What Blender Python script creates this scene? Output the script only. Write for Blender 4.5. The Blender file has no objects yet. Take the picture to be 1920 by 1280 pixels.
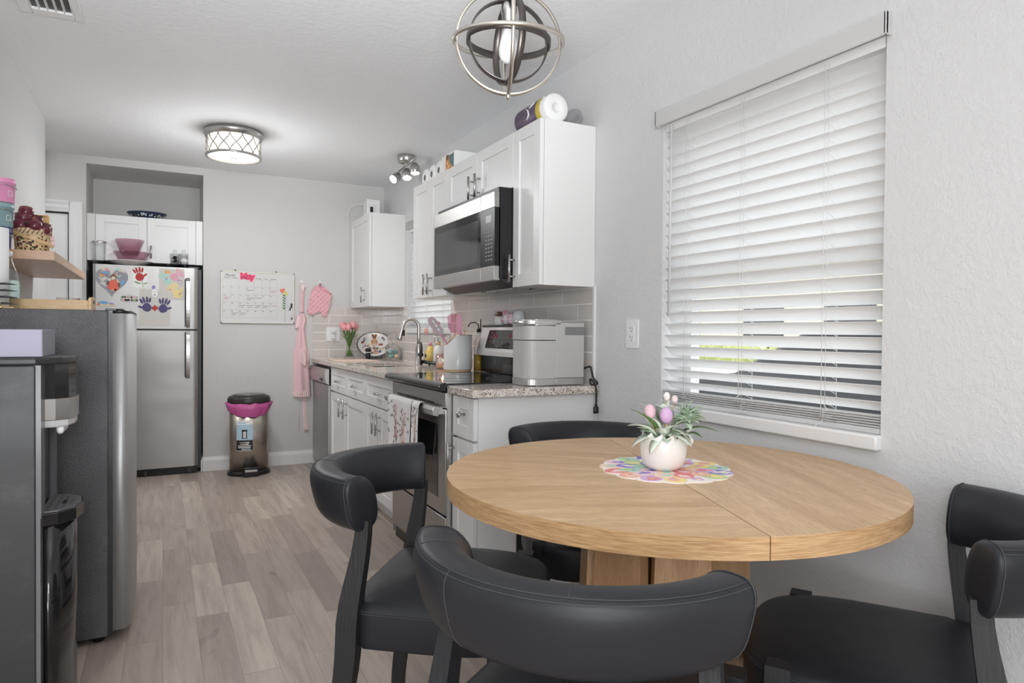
import bpy, bmesh, math, random
from mathutils import Vector, Matrix
random.seed(7)
S = bpy.context.scene
C = S.collection
PI = math.pi
R = math.radians

# ------------------------------------------------------------------ camera
def make_camera():
    yaw, pit, rol = R(27.43), R(-.84), R(.46)
    f = Vector((math.sin(yaw) * math.cos(pit), math.cos(yaw) * math.cos(pit), math.sin(pit)))
    r0 = Vector((math.cos(yaw), -math.sin(yaw), 0)); u0 = r0.cross(f)
    r = r0 * math.cos(rol) + u0 * math.sin(rol); u = u0 * math.cos(rol) - r0 * math.sin(rol)
    cd = bpy.data.cameras.new('camera'); co = bpy.data.objects.new('camera', cd); C.objects.link(co)
    cd.sensor_width = 36; cd.lens = 1261.5 * 36 / 1920; cd.clip_start = .02
    m = Matrix.Identity(4)
    for i in range(3):
        m[i][0], m[i][1], m[i][2] = r[i], u[i], -f[i]
    m[2][3] = 1.15
    co.matrix_world = m
    S.camera = co
make_camera()

# ------------------------------------------------------------------ world, light, exposure
w = bpy.data.worlds.new('sky'); S.world = w; w.use_nodes = True
bgn = w.node_tree.nodes['Background']
bgn.inputs[0].default_value = (.92, .96, 1, 1); bgn.inputs[1].default_value = 3.2
S.view_settings.view_transform = 'Standard'; S.view_settings.look = 'None'
S.view_settings.exposure = 0.0; S.view_settings.gamma = 1
S.cycles.max_bounces = 10; S.cycles.diffuse_bounces = 6; S.cycles.glossy_bounces = 5
S.cycles.transparent_max_bounces = 16; S.cycles.caustics_reflective = False; S.cycles.caustics_refractive = False
S.cycles.sample_clamp_indirect = 6

def area(name, loc, target, sx, sy, power, col=(1, 1, 1)):
    d = bpy.data.lights.new(name, 'AREA'); d.shape = 'RECTANGLE'; d.size = sx; d.size_y = sy
    d.energy = power; d.color = col
    o = bpy.data.objects.new(name, d); C.objects.link(o); o.location = loc
    o.rotation_euler = (Vector(target) - Vector(loc)).to_track_quat('-Z', 'Y').to_euler()
    return o
def spot(name, loc, target, power, size, blend, soft, col=(1, 1, 1)):
    d = bpy.data.lights.new(name, 'SPOT'); d.energy = power; d.spot_size = R(size); d.spot_blend = blend; d.shadow_soft_size = soft; d.color = col
    o = bpy.data.objects.new(name, d); C.objects.link(o); o.location = loc
    o.rotation_euler = (Vector(target) - Vector(loc)).to_track_quat('-Z', 'Y').to_euler()
area('rear_fill_light', (-.35, -2.9, 1.12), (.5, 3, .8), 3.8, 2.1, 108, (.94, .97, 1))  # added fill inside the rear wall; no window is built behind it
area('left_side_fill_light', (-3.4, -.8, 1.4), (2, 1.2, 1.2), 2.4, 1.6, 20, (.94, .97, 1))  # added fill by the far left wall, stands for no known window
area('camera_fill_light', (-.2, -.3, 1.5), (.5, 3, 1.2), .5, .5, 13, (.96, .98, 1))  # added flash-like fill right beside the camera
area('upward_fill_light', (.2, -1.3, 1.9), (.2, -1.3, 3), 2.2, 2.2, 14, (.96, .98, 1))  # added upward fill behind the camera to brighten the ceiling
area('low_fill_light', (-.75, -.9, .62), (1.3, 1.6, .5), .5, .4, 9, (.96, .98, 1))  # added low fill to brighten the wall under the table
spot('ceiling_bounce_fill', (-.1, -.2, 1.45), (.35, 3.4, 2.44), 112, 62, 1, .15, (.95, .975, 1))  # added spot thrown up at the ceiling to brighten the room
spot('ceiling_bounce_fill', (.1, .2, 1.3), (.4, 1.6, 2.44), 160, 80, 1, .15, (.95, .975, 1))  # second added ceiling spot, aimed closer to the camera

# ------------------------------------------------------------------ mesh helpers
class MB:
    def __init__(self):
        self.b = bmesh.new(); self.M = Matrix.Identity(4); self.i = 0; self.sm = True
    def v(self, co): return self.b.verts.new(self.M @ Vector(co))
    def f(self, vs):
        try:
            fc = self.b.faces.new(vs); fc.material_index = self.i; fc.smooth = self.sm; return fc
        except ValueError: return None
    def box(self, x0, x1, y0, y1, z0, z1, bev=0, seg=2):
        x0, x1 = min(x0, x1), max(x0, x1); y0, y1 = min(y0, y1), max(y0, y1); z0, z1 = min(z0, z1), max(z0, z1)
        vs = [self.v((x, y, z)) for x in (x0, x1) for y in (y0, y1) for z in (z0, z1)]
        fs = [self.f([vs[k] for k in q]) for q in ((0, 1, 3, 2), (4, 6, 7, 5), (0, 4, 5, 1), (2, 3, 7, 6), (0, 2, 6, 4), (1, 5, 7, 3))]
        for q in fs: q.smooth = False
        if bev > 0:
            es = list({e for q in fs for e in q.edges})
            r = bmesh.ops.bevel(self.b, geom=es, offset=bev, segments=seg, profile=.5, affect='EDGES')
            for q in r['faces']: q.material_index = self.i; q.smooth = True
        return self
    def rings(self, rs, cap0=True, cap1=True, closed=True):
        """rs: list of point rings of the same length, bridged in turn"""
        L = [[self.v(p) for p in r] for r in rs]; n = len(L[0])
        for a, b in zip(L, L[1:]):
            for k in range(n if closed else n - 1):
                self.f([a[k], a[(k + 1) % n], b[(k + 1) % n], b[k]])
        if cap0: self.f(list(reversed(L[0])))
        if cap1: self.f(L[-1])
        return self
    def lathe(self, prof, c=(0, 0, 0), n=24, ax=None, sx=1, sy=1, cap=True):
        """prof: [(r,z)...] about +Z at c (or about axis matrix ax)"""
        A = ax if ax is not None else Matrix.Identity(3)
        c = Vector(c); rs = []
        for r, z in prof:
            r = max(r, 1e-5)
            rs.append([c + A @ Vector((r * sx * math.cos(2 * PI * k / n), r * sy * math.sin(2 * PI * k / n), z)) for k in range(n)])
        return self.rings(rs, cap, cap)
    def cyl(self, p0, p1, r0, r1=None, n=16, cap=True):
        p0, p1 = Vector(p0), Vector(p1); d = p1 - p0
        A = d.to_track_quat('Z', 'Y').to_matrix(); r1 = r0 if r1 is None else r1
        return self.lathe([(r0, 0), (r1, d.length)], p0, n, A, cap=cap)
    def ball(self, c, rx, ry=None, rz=None, n=16, m=10, A=None):
        ry = rx if ry is None else ry; rz = rx if rz is None else rz
        A = A or Matrix.Identity(3); c = Vector(c); rs = []
        for j in range(m + 1):
            t = PI * j / m; s, z = max(math.sin(t), 1e-4), -math.cos(t)
            rs.append([c + A @ Vector((rx * s * math.cos(2 * PI * k / n), ry * s * math.sin(2 * PI * k / n), rz * z)) for k in range(n)])
        return self.rings(rs)
    def tube(self, pts, r, n=8, closed=False, cap=True):
        pts = [Vector(p) for p in pts]; m = len(pts); rs = []
        rr = r if isinstance(r, (list, tuple)) else [r] * m
        N = None
        for i in range(m):
            if closed: t = pts[(i + 1) % m] - pts[i - 1]
            else: t = pts[min(i + 1, m - 1)] - pts[max(i - 1, 0)]
            t.normalize()
            if N is None:
                N = t.orthogonal().normalized()
            N = (N - t * N.dot(t)); N.normalize(); B = t.cross(N)
            rs.append([pts[i] + (N * math.cos(2 * PI * k / n) + B * math.sin(2 * PI * k / n)) * rr[i] for k in range(n)])
        if closed: return self.rings(rs + [rs[0]], False, False)
        return self.rings(rs, cap, cap)
    def ribbon(self, pts, ups, w, th):
        """rectangular bar along pts; ups: direction of the width at each point"""
        pts = [Vector(p) for p in pts]; m = len(pts); rs = []
        for i in range(m):
            t = (pts[min(i + 1, m - 1)] - pts[max(i - 1, 0)]).normalized()
            u = Vector(ups[i] if isinstance(ups, list) else ups); u = (u - t * u.dot(t)).normalized(); b = t.cross(u)
            ww = w[i] if isinstance(w, (list, tuple)) else w; tt = th[i] if isinstance(th, (list, tuple)) else th
            rs.append([pts[i] + u * ww / 2 * a + b * tt / 2 * c for a, c in ((1, 1), (-1, 1), (-1, -1), (1, -1))])
        sm = self.sm; self.sm = False; self.rings(rs); self.sm = sm
        return self
    def hoop(self, c, rad, nrm, w, th, n=64):
        """flat band ring of radius rad round axis nrm: width w along the axis, thickness th radial"""
        A = Vector(nrm).to_track_quat('Z', 'Y').to_matrix(); c = Vector(c); rs = []
        for r, z in ((rad - th / 2, -w / 2), (rad + th / 2, -w / 2), (rad + th / 2, w / 2), (rad - th / 2, w / 2)):
            rs.append([c + A @ Vector((r * math.cos(2 * PI * k / n), r * math.sin(2 * PI * k / n), z)) for k in range(n)])
        return self.rings(rs + [rs[0]], False, False)
    def prism(self, outline, n0, n1, fr=None, bev=0):
        """outline [(a,b)...] extruded along c from n0 to n1; fr = (origin, a, b, c) vectors"""
        o, a, b, c = [Vector(q) for q in (fr or ((0, 0, 0), (1, 0, 0), (0, 1, 0), (0, 0, 1)))]
        r0 = [self.v(o + a * p + b * q + c * n0) for p, q in outline]
        r1 = [self.v(o + a * p + b * q + c * n1) for p, q in outline]
        n = len(outline); fs = []
        for k in range(n):
            q = self.f([r0[k], r0[(k + 1) % n], r1[(k + 1) % n], r1[k]])
            if q: q.smooth = False; fs.append(q)
        for ring in (list(reversed(r0)), r1):
            q = self.f(ring)
            if q: q.smooth = False; fs.append(q)
        if bev > 0:
            es = list({e for q in fs[-2:] for e in q.edges})
            bmesh.ops.bevel(self.b, geom=es, offset=bev, segments=2, profile=.5, affect='EDGES')
        return self
    def bf(self, fr, a0, a1, b0, b1, c0, c1, bev=0):
        """box in a local frame (origin, a, b, c)"""
        o, a, b, c = [Vector(q) for q in fr]
        M = Matrix.Identity(4)
        for i in range(3):
            M[i][0], M[i][1], M[i][2], M[i][3] = a[i], b[i], c[i], o[i]
        old = self.M; self.M = old @ M; self.box(a0, a1, b0, b1, c0, c1, bev); self.M = old
        return self
    def text(self, s, size, fr, depth=.0006, align='LEFT', bold=0):
        cu = bpy.data.curves.new('t', 'FONT'); cu.body = s; cu.size = size; cu.align_x = align
        cu.extrude = depth / 2; cu.offset = bold
        ob = bpy.data.objects.new('t', cu); C.objects.link(ob)
        dg = bpy.context.evaluated_depsgraph_get(); me = bpy.data.meshes.new_from_object(ob.evaluated_get(dg))
        o, a, b, c = [Vector(q) for q in fr]
        vs = [self.v(o + a * v.co.x + b * v.co.y + c * (v.co.z + depth / 2)) for v in me.vertices]
        for p in me.polygons:
            q = self.f([vs[k] for k in p.vertices])
            if q: q.smooth = False
        bpy.data.objects.remove(ob); bpy.data.meshes.remove(me); bpy.data.curves.remove(cu)
        return self
    def scribble(self, fr, a0, b0, ln, h, r=.0009, seed=0):
        """a line of joined-up handwriting"""
        o, a, b, c = [Vector(q) for q in fr]; rd = random.Random(seed); pts = []
        n = max(6, int(ln / h * 5))
        for k in range(n + 1):
            y = h * (.5 + .5 * math.sin(k * 2.1 + rd.random())) * rd.uniform(.45, 1)
            pts.append(o + a * (a0 + ln * k / n) + b * (b0 + y) + c * r)
        return self.tube(pts, r, 4)

WLOC = {}
def finish(mb, name, mats, parent=None, local=False, subsurf=0, recalc=True):
    b = mb.b
    if recalc: bmesh.ops.recalc_face_normals(b, faces=b.faces[:])
    if parent is not None and not local:
        bmesh.ops.translate(b, verts=b.verts[:], vec=-WLOC.get(parent.name, Vector((0, 0, 0))))
    me = bpy.data.meshes.new(name); b.to_mesh(me); b.free()
    for m in (mats if isinstance(mats, (list, tuple)) else [mats]): me.materials.append(m)
    o = bpy.data.objects.new(name, me); C.objects.link(o)
    if parent is not None:
        o.parent = parent; WLOC[o.name] = WLOC.get(parent.name, Vector((0, 0, 0)))
    else: WLOC[o.name] = Vector((0, 0, 0))
    if subsurf:
        md = o.modifiers.new('sub', 'SUBSURF'); md.levels = subsurf; md.render_levels = subsurf
    return o
def tag(o, label, cat, group=None):
    o['label'] = label; o['category'] = cat
    if group: o['group'] = group
    return o
def thing(name, label, cat, loc, rotz=0, group=None):
    o = bpy.data.objects.new(name, None); C.objects.link(o); o.empty_display_size = .05
    o.location = loc; o.rotation_euler = (0, 0, rotz); WLOC[o.name] = Vector(loc)
    return tag(o, label, cat, group)
def solo(mb, name, mats, label, cat, group=None, subsurf=0):
    b = mb.b
    xs = [v.co for v in b.verts]
    lo = Vector([min(p[i] for p in xs) for i in range(3)]); hi = Vector([max(p[i] for p in xs) for i in range(3)])
    c = Vector(((lo.x + hi.x) / 2, (lo.y + hi.y) / 2, lo.z))
    bmesh.ops.translate(b, verts=b.verts[:], vec=-c)
    o = finish(mb, name, mats, subsurf=subsurf); o.location = c; WLOC[o.name] = c
    return tag(o, label, cat, group)
def struct(mb, name, mats, parent=None):
    o = finish(mb, name, mats, parent)
    if parent is None: o['kind'] = 'structure'
    return o
def kids(root): return [o for o in C.objects if o.parent == root]
def dup(root, loc, rotz, label, group=None):
    r = root.copy(); C.objects.link(r); r.location = loc; r.rotation_euler = (0, 0, rotz); r['label'] = label
    if group: r['group'] = group
    WLOC[r.name] = Vector(loc)
    for ch in kids(root):
        c = ch.copy(); C.objects.link(c); c.parent = r
        for g in kids(ch):
            d = g.copy(); C.objects.link(d); d.parent = c
    return r
def rrect(w, h, r, n=5):
    """rounded rectangle outline centred on 0"""
    pts = []
    for cx, cy, a0 in ((w / 2 - r, h / 2 - r, 0), (-w / 2 + r, h / 2 - r, 90), (-w / 2 + r, -h / 2 + r, 180), (w / 2 - r, -h / 2 + r, 270)):
        for k in range(n + 1):
            a = R(a0 + 90 * k / n); pts.append((cx + r * math.cos(a), cy + r * math.sin(a)))
    return pts
def circle_pts(r, n=24, c=(0, 0)): return [(c[0] + r * math.cos(2 * PI * k / n), c[1] + r * math.sin(2 * PI * k / n)) for k in range(n)]
def blob_pts(c, r, seed, n=18, amp=.2):
    rd = random.Random(seed); ph = [rd.uniform(0, 6.28) for _ in range(3)]
    return [(c[0] + r * (1 + amp * (math.sin(2 * t + ph[0]) + .5 * math.sin(5 * t + ph[1]))) * math.cos(t),
             c[1] + r * (1 + amp * (math.sin(3 * t + ph[2]) + .5 * math.sin(5 * t + ph[1]))) * math.sin(t)) for t in [2 * PI * k / n for k in range(n)]]

# frames (origin, a to the viewer's right, b up, c towards the viewer)
def face_left(x, y, z=0): return ((x, y, z), (0, -1, 0), (0, 0, 1), (-1, 0, 0))     # faces -X (right-hand wall units)
def face_front(x, y, z=0): return ((x, y, z), (1, 0, 0), (0, 0, 1), (0, -1, 0))     # faces -Y (far wall)
def face_right(x, y, z=0): return ((x, y, z), (0, 1, 0), (0, 0, 1), (1, 0, 0))      # faces +X (left-hand wall)

# ------------------------------------------------------------------ materials
def srgb(r, g, b):
    f = lambda c: (c / 255 / 12.92) if c / 255 <= .04045 else ((c / 255 + .055) / 1.055) ** 2.4
    return (f(r), f(g), f(b), 1)
def mat(name, col, rough=.5, metal=0, spec=.5, trans=0, ior=1.45, emit=None, es=0, coat=0, sheen=0, alpha=1):
    m = bpy.data.materials.new(name); m.use_nodes = True; p = m.node_tree.nodes['Principled BSDF']
    p.inputs['Base Color'].default_value = (*col[:3], 1); p.inputs['Roughness'].default_value = rough
    p.inputs['Metallic'].default_value = metal; p.inputs['Specular IOR Level'].default_value = spec
    p.inputs['Transmission Weight'].default_value = trans; p.inputs['IOR'].default_value = ior
    p.inputs['Coat Weight'].default_value = coat; p.inputs['Sheen Weight'].default_value = sheen; p.inputs['Alpha'].default_value = alpha
    if emit: p.inputs['Emission Color'].default_value = (*emit[:3], 1); p.inputs['Emission Strength'].default_value = es
    return m
class NT:
    def __init__(self, m): self.t = m.node_tree; self.p = self.t.nodes['Principled BSDF']
    def n(self, typ, **kw):
        nd = self.t.nodes.new(typ)
        for k, v in kw.items():
            if k in nd.inputs.keys() if isinstance(k, str) else False: pass
            setattr(nd, k, v)
        return nd
    def l(self, a, b): self.t.links.new(a, b)
    def setv(self, nd, **kw):
        for k, v in kw.items(): nd.inputs[k.replace('_', ' ')].default_value = v
    def coord(self, scale=(1, 1, 1), rot=(0, 0, 0), kind='Object'):
        c = self.n('ShaderNodeTexCoord'); m = self.n('ShaderNodeMapping'); self.l(c.outputs[kind], m.inputs[0])
        m.inputs['Scale'].default_value = scale; m.inputs['Rotation'].default_value = rot
        return m.outputs[0]
    def noise(self, vec, scale, detail=3, rough=.5, dist=0):
        nd = self.n('ShaderNodeTexNoise'); self.l(vec, nd.inputs['Vector']); self.setv(nd, Scale=scale, Detail=detail, Roughness=rough, Distortion=dist)
        return nd.outputs['Fac']
    def ramp(self, fac, stops, interp='LINEAR'):
        nd = self.n('ShaderNodeValToRGB'); cr = nd.color_ramp; cr.interpolation = interp
        while len(cr.elements) < len(stops): cr.elements.new(.5)
        for e, (p, c) in zip(cr.elements, stops): e.position = p; e.color = (*c[:3], 1)
        self.l(fac, nd.inputs[0]); return nd.outputs[0]
    def mix(self, fac, a, b, mode='MIX'):
        nd = self.n('ShaderNodeMix', data_type='RGBA', blend_type=mode)
        for s, v in ((nd.inputs[0], fac), (nd.inputs[6], a), (nd.inputs[7], b)):
            if hasattr(v, 'is_linked') or hasattr(v, 'links'): self.l(v, s)
            else: s.default_value = v if not isinstance(v, tuple) else (*v[:3], 1)
        return nd.outputs[2]
    def math(self, op, a, b=0, c=0):
        nd = self.n('ShaderNodeMath', operation=op)
        for s, v in zip(nd.inputs, (a, b, c)):
            if hasattr(v, 'links'): self.l(v, s)
            else: s.default_value = v
        return nd.outputs[0]
    def bump(self, h, strength=.2, dist=.01):
        nd = self.n('ShaderNodeBump'); nd.inputs['Strength'].default_value = strength; nd.inputs['Distance'].default_value = dist
        self.l(h, nd.inputs['Height']); self.l(nd.outputs[0], self.p.inputs['Normal'])
    def col(self, c): self.l(c, self.p.inputs['Base Color'])
    def rough(self, c): self.l(c, self.p.inputs['Roughness'])

def wall_mat(name, col, scale=38, st=.35):
    m = mat(name, col, .75, spec=.25); t = NT(m); v = t.coord()
    h = t.math('ADD', t.math('MULTIPLY', t.ramp(t.noise(v, scale, 4, .55), [(.42, (0, 0, 0)), (.62, (1, 1, 1))]), .7), t.math('MULTIPLY', t.noise(v, scale * 4, 2), .3))
    t.bump(h, st, .004); return m
M = {}
M['wall'] = wall_mat('painted_plaster_wall', (.69, .692, .695), 62, .30)
M['ceiling'] = wall_mat('textured_ceiling_paint', (.87, .885, .90), 34, .25)
def back_wall():
    m = wall_mat('scuffed_painted_wall', (.645, .638, .625), 34, .22); t = NT(m); v = t.coord()
    sep = t.n('ShaderNodeSeparateXYZ'); t.l(v, sep.inputs[0])
    # dirt splashes above the bin: a band of small specks with its own outline
    dx = t.math('MULTIPLY', t.math('SUBTRACT', sep.outputs[0], .58), 1 / .26); dz = t.math('MULTIPLY', t.math('SUBTRACT', sep.outputs[2], .74), 1 / .085)
    d = t.math('ADD', t.math('MULTIPLY', dx, dx), t.math('MULTIPLY', dz, dz))
    inside = t.ramp(d, [(0, (1, 1, 1)), (1, (0, 0, 0))])
    sp = t.ramp(t.noise(v, 130, 3, .7), [(.56, (0, 0, 0)), (.66, (1, 1, 1))])
    t.col(t.mix(t.math('MULTIPLY', t.math('MULTIPLY', inside, sp), .55), (.645, .638, .625), (.36, .33, .31)))
    return m
M['back_wall'] = back_wall()
M['trim'] = mat('white_semi_gloss_trim', (.80, .80, .80), .35)
M['cabinet'] = mat('white_cabinet_paint', (.80, .80, .795), .32)
M['cabinet_in'] = mat('cabinet_shadow_gap', (.25, .25, .25), .6)
M['black'] = mat('black_plastic', (.012, .012, .013), .35)
M['blackgloss'] = mat('black_gloss_glass', (.012, .012, .013), .06, spec=.6)
M['darkgrey'] = mat('dark_grey_metal', (.06, .06, .063), .4, .3)
M['steel'] = mat('brushed_steel', (.45, .44, .425), .38, 1)
M['steel_lt'] = mat('light_brushed_steel', (.66, .655, .64), .42, 1)
M['nickel'] = mat('satin_nickel', (.50, .49, .475), .32, 1)
M['chrome'] = mat('chrome', (.8, .8, .8), .08, 1)
M['brass'] = mat('brass', (.70, .52, .28), .25, 1)
M['gold'] = mat('rose_gold_metal', (.80, .58, .40), .25, 1)
M['white'] = mat('white_plastic', (.83, .83, .83), .35)
M['paper'] = mat('white_paper', (.86, .86, .85), .8)
M['ink'] = mat('black_ink', (.02, .02, .025), .6)
M['glass'] = mat('clear_glass', (1, 1, 1), .02, trans=1, ior=1.45)
M['thin_glass'] = mat('thin_clear_glass', (.95, .97, .97), .03, trans=1, ior=1.12)
M['pink'] = mat('pink_cotton', srgb(222, 160, 168), .85, sheen=.3)
M['pinkplastic'] = mat('pink_silicone', srgb(226, 150, 178), .4)
M['leather'] = mat('black_faux_leather', (.018, .019, .0235), .40, spec=.36)
t = NT(M['leather']); v = t.coord(); t.bump(t.noise(v, 260, 2), .06, .002)
t.rough(t.math('ADD', t.math('MULTIPLY', t.noise(v, 9, 3), .14), .36))
M['thread'] = mat('grey_stitching', (.055, .055, .06), .7)
M['blackwood'] = mat('black_stained_wood', (.018, .018, .020), .5)
t = NT(M['blackwood']); v = t.coord((60, 60, 4)); t.bump(t.noise(v, 3, 3), .35, .003)
M['blind'] = mat('white_faux_wood_slat', (.86, .86, .855), .45)
def translucent(m, fac, col):
    t = NT(m); tr = t.n('ShaderNodeBsdfTranslucent'); tr.inputs[0].default_value = (*col, 1)
    mx = t.n('ShaderNodeMixShader'); mx.inputs[0].default_value = fac
    out = t.t.nodes['Material Output']; t.l(t.p.outputs[0], mx.inputs[1]); t.l(tr.outputs[0], mx.inputs[2]); t.l(mx.outputs[0], out.inputs[0])
translucent(M['blind'], .5, (.9, .9, .9))

def floor_mat():
    m = mat('grey_oak_laminate', (.3, .25, .2), .34, spec=.45); t = NT(m); v = t.coord()
    s = t.n('ShaderNodeSeparateXYZ'); t.l(v, s.inputs[0]); x, y = s.outputs[0], s.outputs[1]
    row = t.math('FLOOR', t.math('DIVIDE', x, .119))
    wn = t.n('ShaderNodeTexWhiteNoise', noise_dimensions='1D'); t.l(row, wn.inputs['W'])
    ln = t.math('ADD', t.math('MULTIPLY', wn.outputs['Value'], .30), .62)
    yy = t.math('ADD', t.math('DIVIDE', y, ln), t.math('MULTIPLY', wn.outputs['Value'], 17.3))
    colm = t.math('FLOOR', yy)
    cb = t.n('ShaderNodeCombineXYZ'); t.l(row, cb.inputs[0]); t.l(colm, cb.inputs[1])
    w2 = t.n('ShaderNodeTexWhiteNoise', noise_dimensions='3D'); t.l(cb.outputs[0], w2.inputs['Vector'])
    base = t.ramp(w2.outputs['Value'], [(0, srgb(140, 126, 118)), (.22, srgb(160, 146, 135)), (.5, srgb(176, 162, 150)), (.8, srgb(186, 172, 160)), (1, srgb(200, 186, 172))])
    # grain: each board gets its own shift
    ad = t.n('ShaderNodeVectorMath', operation='MULTIPLY_ADD'); t.l(w2.outputs['Color'], ad.inputs[0]); ad.inputs[1].default_value = (30, 30, 30); t.l(v, ad.inputs[2])
    mp = t.n('ShaderNodeMapping'); t.l(ad.outputs[0], mp.inputs[0]); mp.inputs['Scale'].default_value = (1, .075, 1)
    g1 = t.noise(mp.outputs[0], 28, 5, .62, .5); g2 = t.noise(mp.outputs[0], 120, 3, .6)
    c = t.mix(t.ramp(g1, [(.40, (0, 0, 0)), (.66, (.6, .6, .6))]), base, srgb(134, 118, 108))
    c = t.mix(t.math('MULTIPLY', g2, .30), c, srgb(206, 192, 178))
    mk = t.n('ShaderNodeMapping'); t.l(ad.outputs[0], mk.inputs[0]); mk.inputs['Scale'].default_value = (1, .42, 1)
    kn = t.ramp(t.noise(mk.outputs[0], 7, 2, .5, .6), [(.70, (0, 0, 0)), (.80, (.75, .75, .75))])
    c = t.mix(kn, c, srgb(104, 88, 80))
    fx = t.math('FRACT', t.math('DIVIDE', x, .119)); fy = t.math('FRACT', yy)
    ex = t.math('LESS_THAN', t.math('MINIMUM', fx, t.math('SUBTRACT', 1, fx)), .010)
    ey = t.math('LESS_THAN', t.math('MINIMUM', fy, t.math('SUBTRACT', 1, fy)), .0022)
    edge = t.math('MAXIMUM', ex, ey)
    c = t.mix(t.math('MULTIPLY', edge, .45), c, srgb(104, 92, 84)); t.col(c)
    t.bump(t.math('SUBTRACT', t.math('MULTIPLY', g2, .25), edge), .12, .002)
    t.rough(t.math('ADD', t.math('MULTIPLY', g1, .2), .27)); return m
M['floor'] = floor_mat()

def wood_mat(name, c0, c1, rot=0, scale=1, rough=.38, axis='X'):
    m = mat(name, c0, rough); t = NT(m)
    sc = {'X': (1, 9, 9), 'Y': (9, 1, 9), 'Z': (9, 9, 1)}[axis]
    v = t.coord(rot=(0, 0, rot)); mp = t.n('ShaderNodeMapping'); t.l(v, mp.inputs[0]); mp.inputs['Scale'].default_value = sc
    g = t.noise(mp.outputs[0], 2.2 * scale, 4, .55, .8); f = t.noise(mp.outputs[0], 30 * scale, 4, .65)
    wv = t.n('ShaderNodeTexWave', wave_type='BANDS', bands_direction={'X': 'Y', 'Y': 'X', 'Z': 'X'}[axis]); t.l(v, wv.inputs[0])
    t.setv(wv, Scale=5 * scale, Distortion=9, Detail=3); wv.inputs['Detail Scale'].default_value = 1.1
    c = t.mix(t.ramp(g, [(.3, (0, 0, 0)), (.7, (1, 1, 1))]), c0, c1)
    c = t.mix(t.math('MULTIPLY', wv.outputs['Fac'], .28), c, c0)
    c = t.mix(t.ramp(f, [(.50, (0, 0, 0)), (.68, (.55, .55, .55))]), c, tuple(k * .60 for k in c0[:3]))
    t.col(c); t.bump(f, .06, .002); return m
OA, OB = srgb(184, 148, 108), srgb(214, 182, 142)
M['oak_a'] = wood_mat('oak_veneer_lengthwise', OA, OB, R(21)); M['oak_b'] = wood_mat('oak_veneer_slanted', OA, OB, R(40)); M['oak_c'] = wood_mat('oak_veneer_crosswise', OA, OB, R(-68))
M['oak_leg'] = wood_mat('oak_upright_board', srgb(160, 122, 86), srgb(186, 150, 112), axis='Z')
M['shelfwood'] = wood_mat('pale_oak_shelf', srgb(196, 160, 132), srgb(212, 178, 150), axis='Y')
M['bamboo'] = wood_mat('bamboo', srgb(214, 178, 128), srgb(228, 196, 150), axis='X')

def tile_mat(name, ax):
    m = mat(name, (.4, .37, .35), .12, spec=.6); t = NT(m); v = t.coord()
    s = t.n('ShaderNodeSeparateXYZ'); t.l(v, s.inputs[0]); cb = t.n('ShaderNodeCombineXYZ')
    t.l(s.outputs[ax], cb.inputs[0]); t.l(t.math('SUBTRACT', s.outputs[2], .905), cb.inputs[1])
    br = t.n('ShaderNodeTexBrick'); t.l(cb.outputs[0], br.inputs['Vector']); br.offset = .5
    t.setv(br, Scale=1.0, Mortar_Size=.003, Mortar_Smooth=.1, Bias=0, Brick_Width=.287, Row_Height=.0755)
    br.inputs['Color1'].default_value = srgb(206, 200, 194); br.inputs['Color2'].default_value = srgb(217, 211, 205); br.inputs['Mortar'].default_value = srgb(246, 243, 240)
    t.col(br.outputs['Color']); t.rough(t.math('ADD', t.math('MULTIPLY', br.outputs['Fac'], .6), .1))
    t.bump(t.math('SUBTRACT', t.math('MULTIPLY', t.noise(v, 16, 2), .25), br.outputs['Fac']), .35, .003); return m
M['tile_x'] = tile_mat('taupe_subway_tile_far', 0); M['tile_y'] = tile_mat('taupe_subway_tile_side', 1)

def granite():
    m = mat('speckled_granite', (.5, .45, .4), .12, spec=.6); t = NT(m); v = t.coord()
    n1 = t.noise(v, 42, 4, .65); vo = t.n('ShaderNodeTexVoronoi'); t.l(v, vo.inputs['Vector']); vo.inputs['Scale'].default_value = 240
    c = t.ramp(n1, [(.28, srgb(150, 138, 128)), (.44, srgb(204, 195, 184)), (.60, srgb(228, 222, 213)), (.78, srgb(184, 173, 162))])
    sp = t.n('ShaderNodeSeparateColor'); t.l(vo.outputs['Color'], sp.inputs[0])
    c = t.mix(t.math('GREATER_THAN', sp.outputs[0], .90), c, srgb(62, 54, 50))
    c = t.mix(t.math('GREATER_THAN', sp.outputs[1], .88), c, srgb(226, 220, 210)); c = t.mix(t.math('GREATER_THAN', sp.outputs[2], .93), c, srgb(140, 108, 88))
    t.col(c); return m
M['granite'] = granite()
def leatherette():
    m = mat('textured_black_steel', (.055, .055, .06), .34, spec=.6); t = NT(m); v = t.coord()
    t.bump(t.noise(v, 260, 2, .5), .6, .004); t.col(t.mix(t.ramp(t.noise(v, 6, 4, .6), [(.45, (0, 0, 0)), (.7, (1, 1, 1))]), (.085, .085, .09), (.12, .12, .126))); return m
M['pebble'] = leatherette()
def brushed(name, col, r, sc):
    m = mat(name, col, r, 1); t = NT(m); v = t.coord(sc); n = t.noise(v, 9, 3); t.rough(t.math('ADD', t.math('MULTIPLY', n, .08), r - .04)); t.bump(t.noise(t.coord((1, 1, 1)), 3.6, 1), .35, .03); return m
M['fridge'] = brushed('dented_stainless', (.46, .455, .445), .47, (1, 1, 90))
M['oak_edge'] = mat('oak_edge_band', OA, .4); t = NT(M['oak_edge']); f_ = t.noise(t.coord((3, 3, 70)), 6, 4, .6); t.col(t.mix(t.ramp(f_, [(.35, (0, 0, 0)), (.65, (1, 1, 1))]), srgb(166, 128, 88), srgb(206, 170, 126)))
M['worn'] = mat('scratched_black_panel', (.035, .036, .038), .33)
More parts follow.
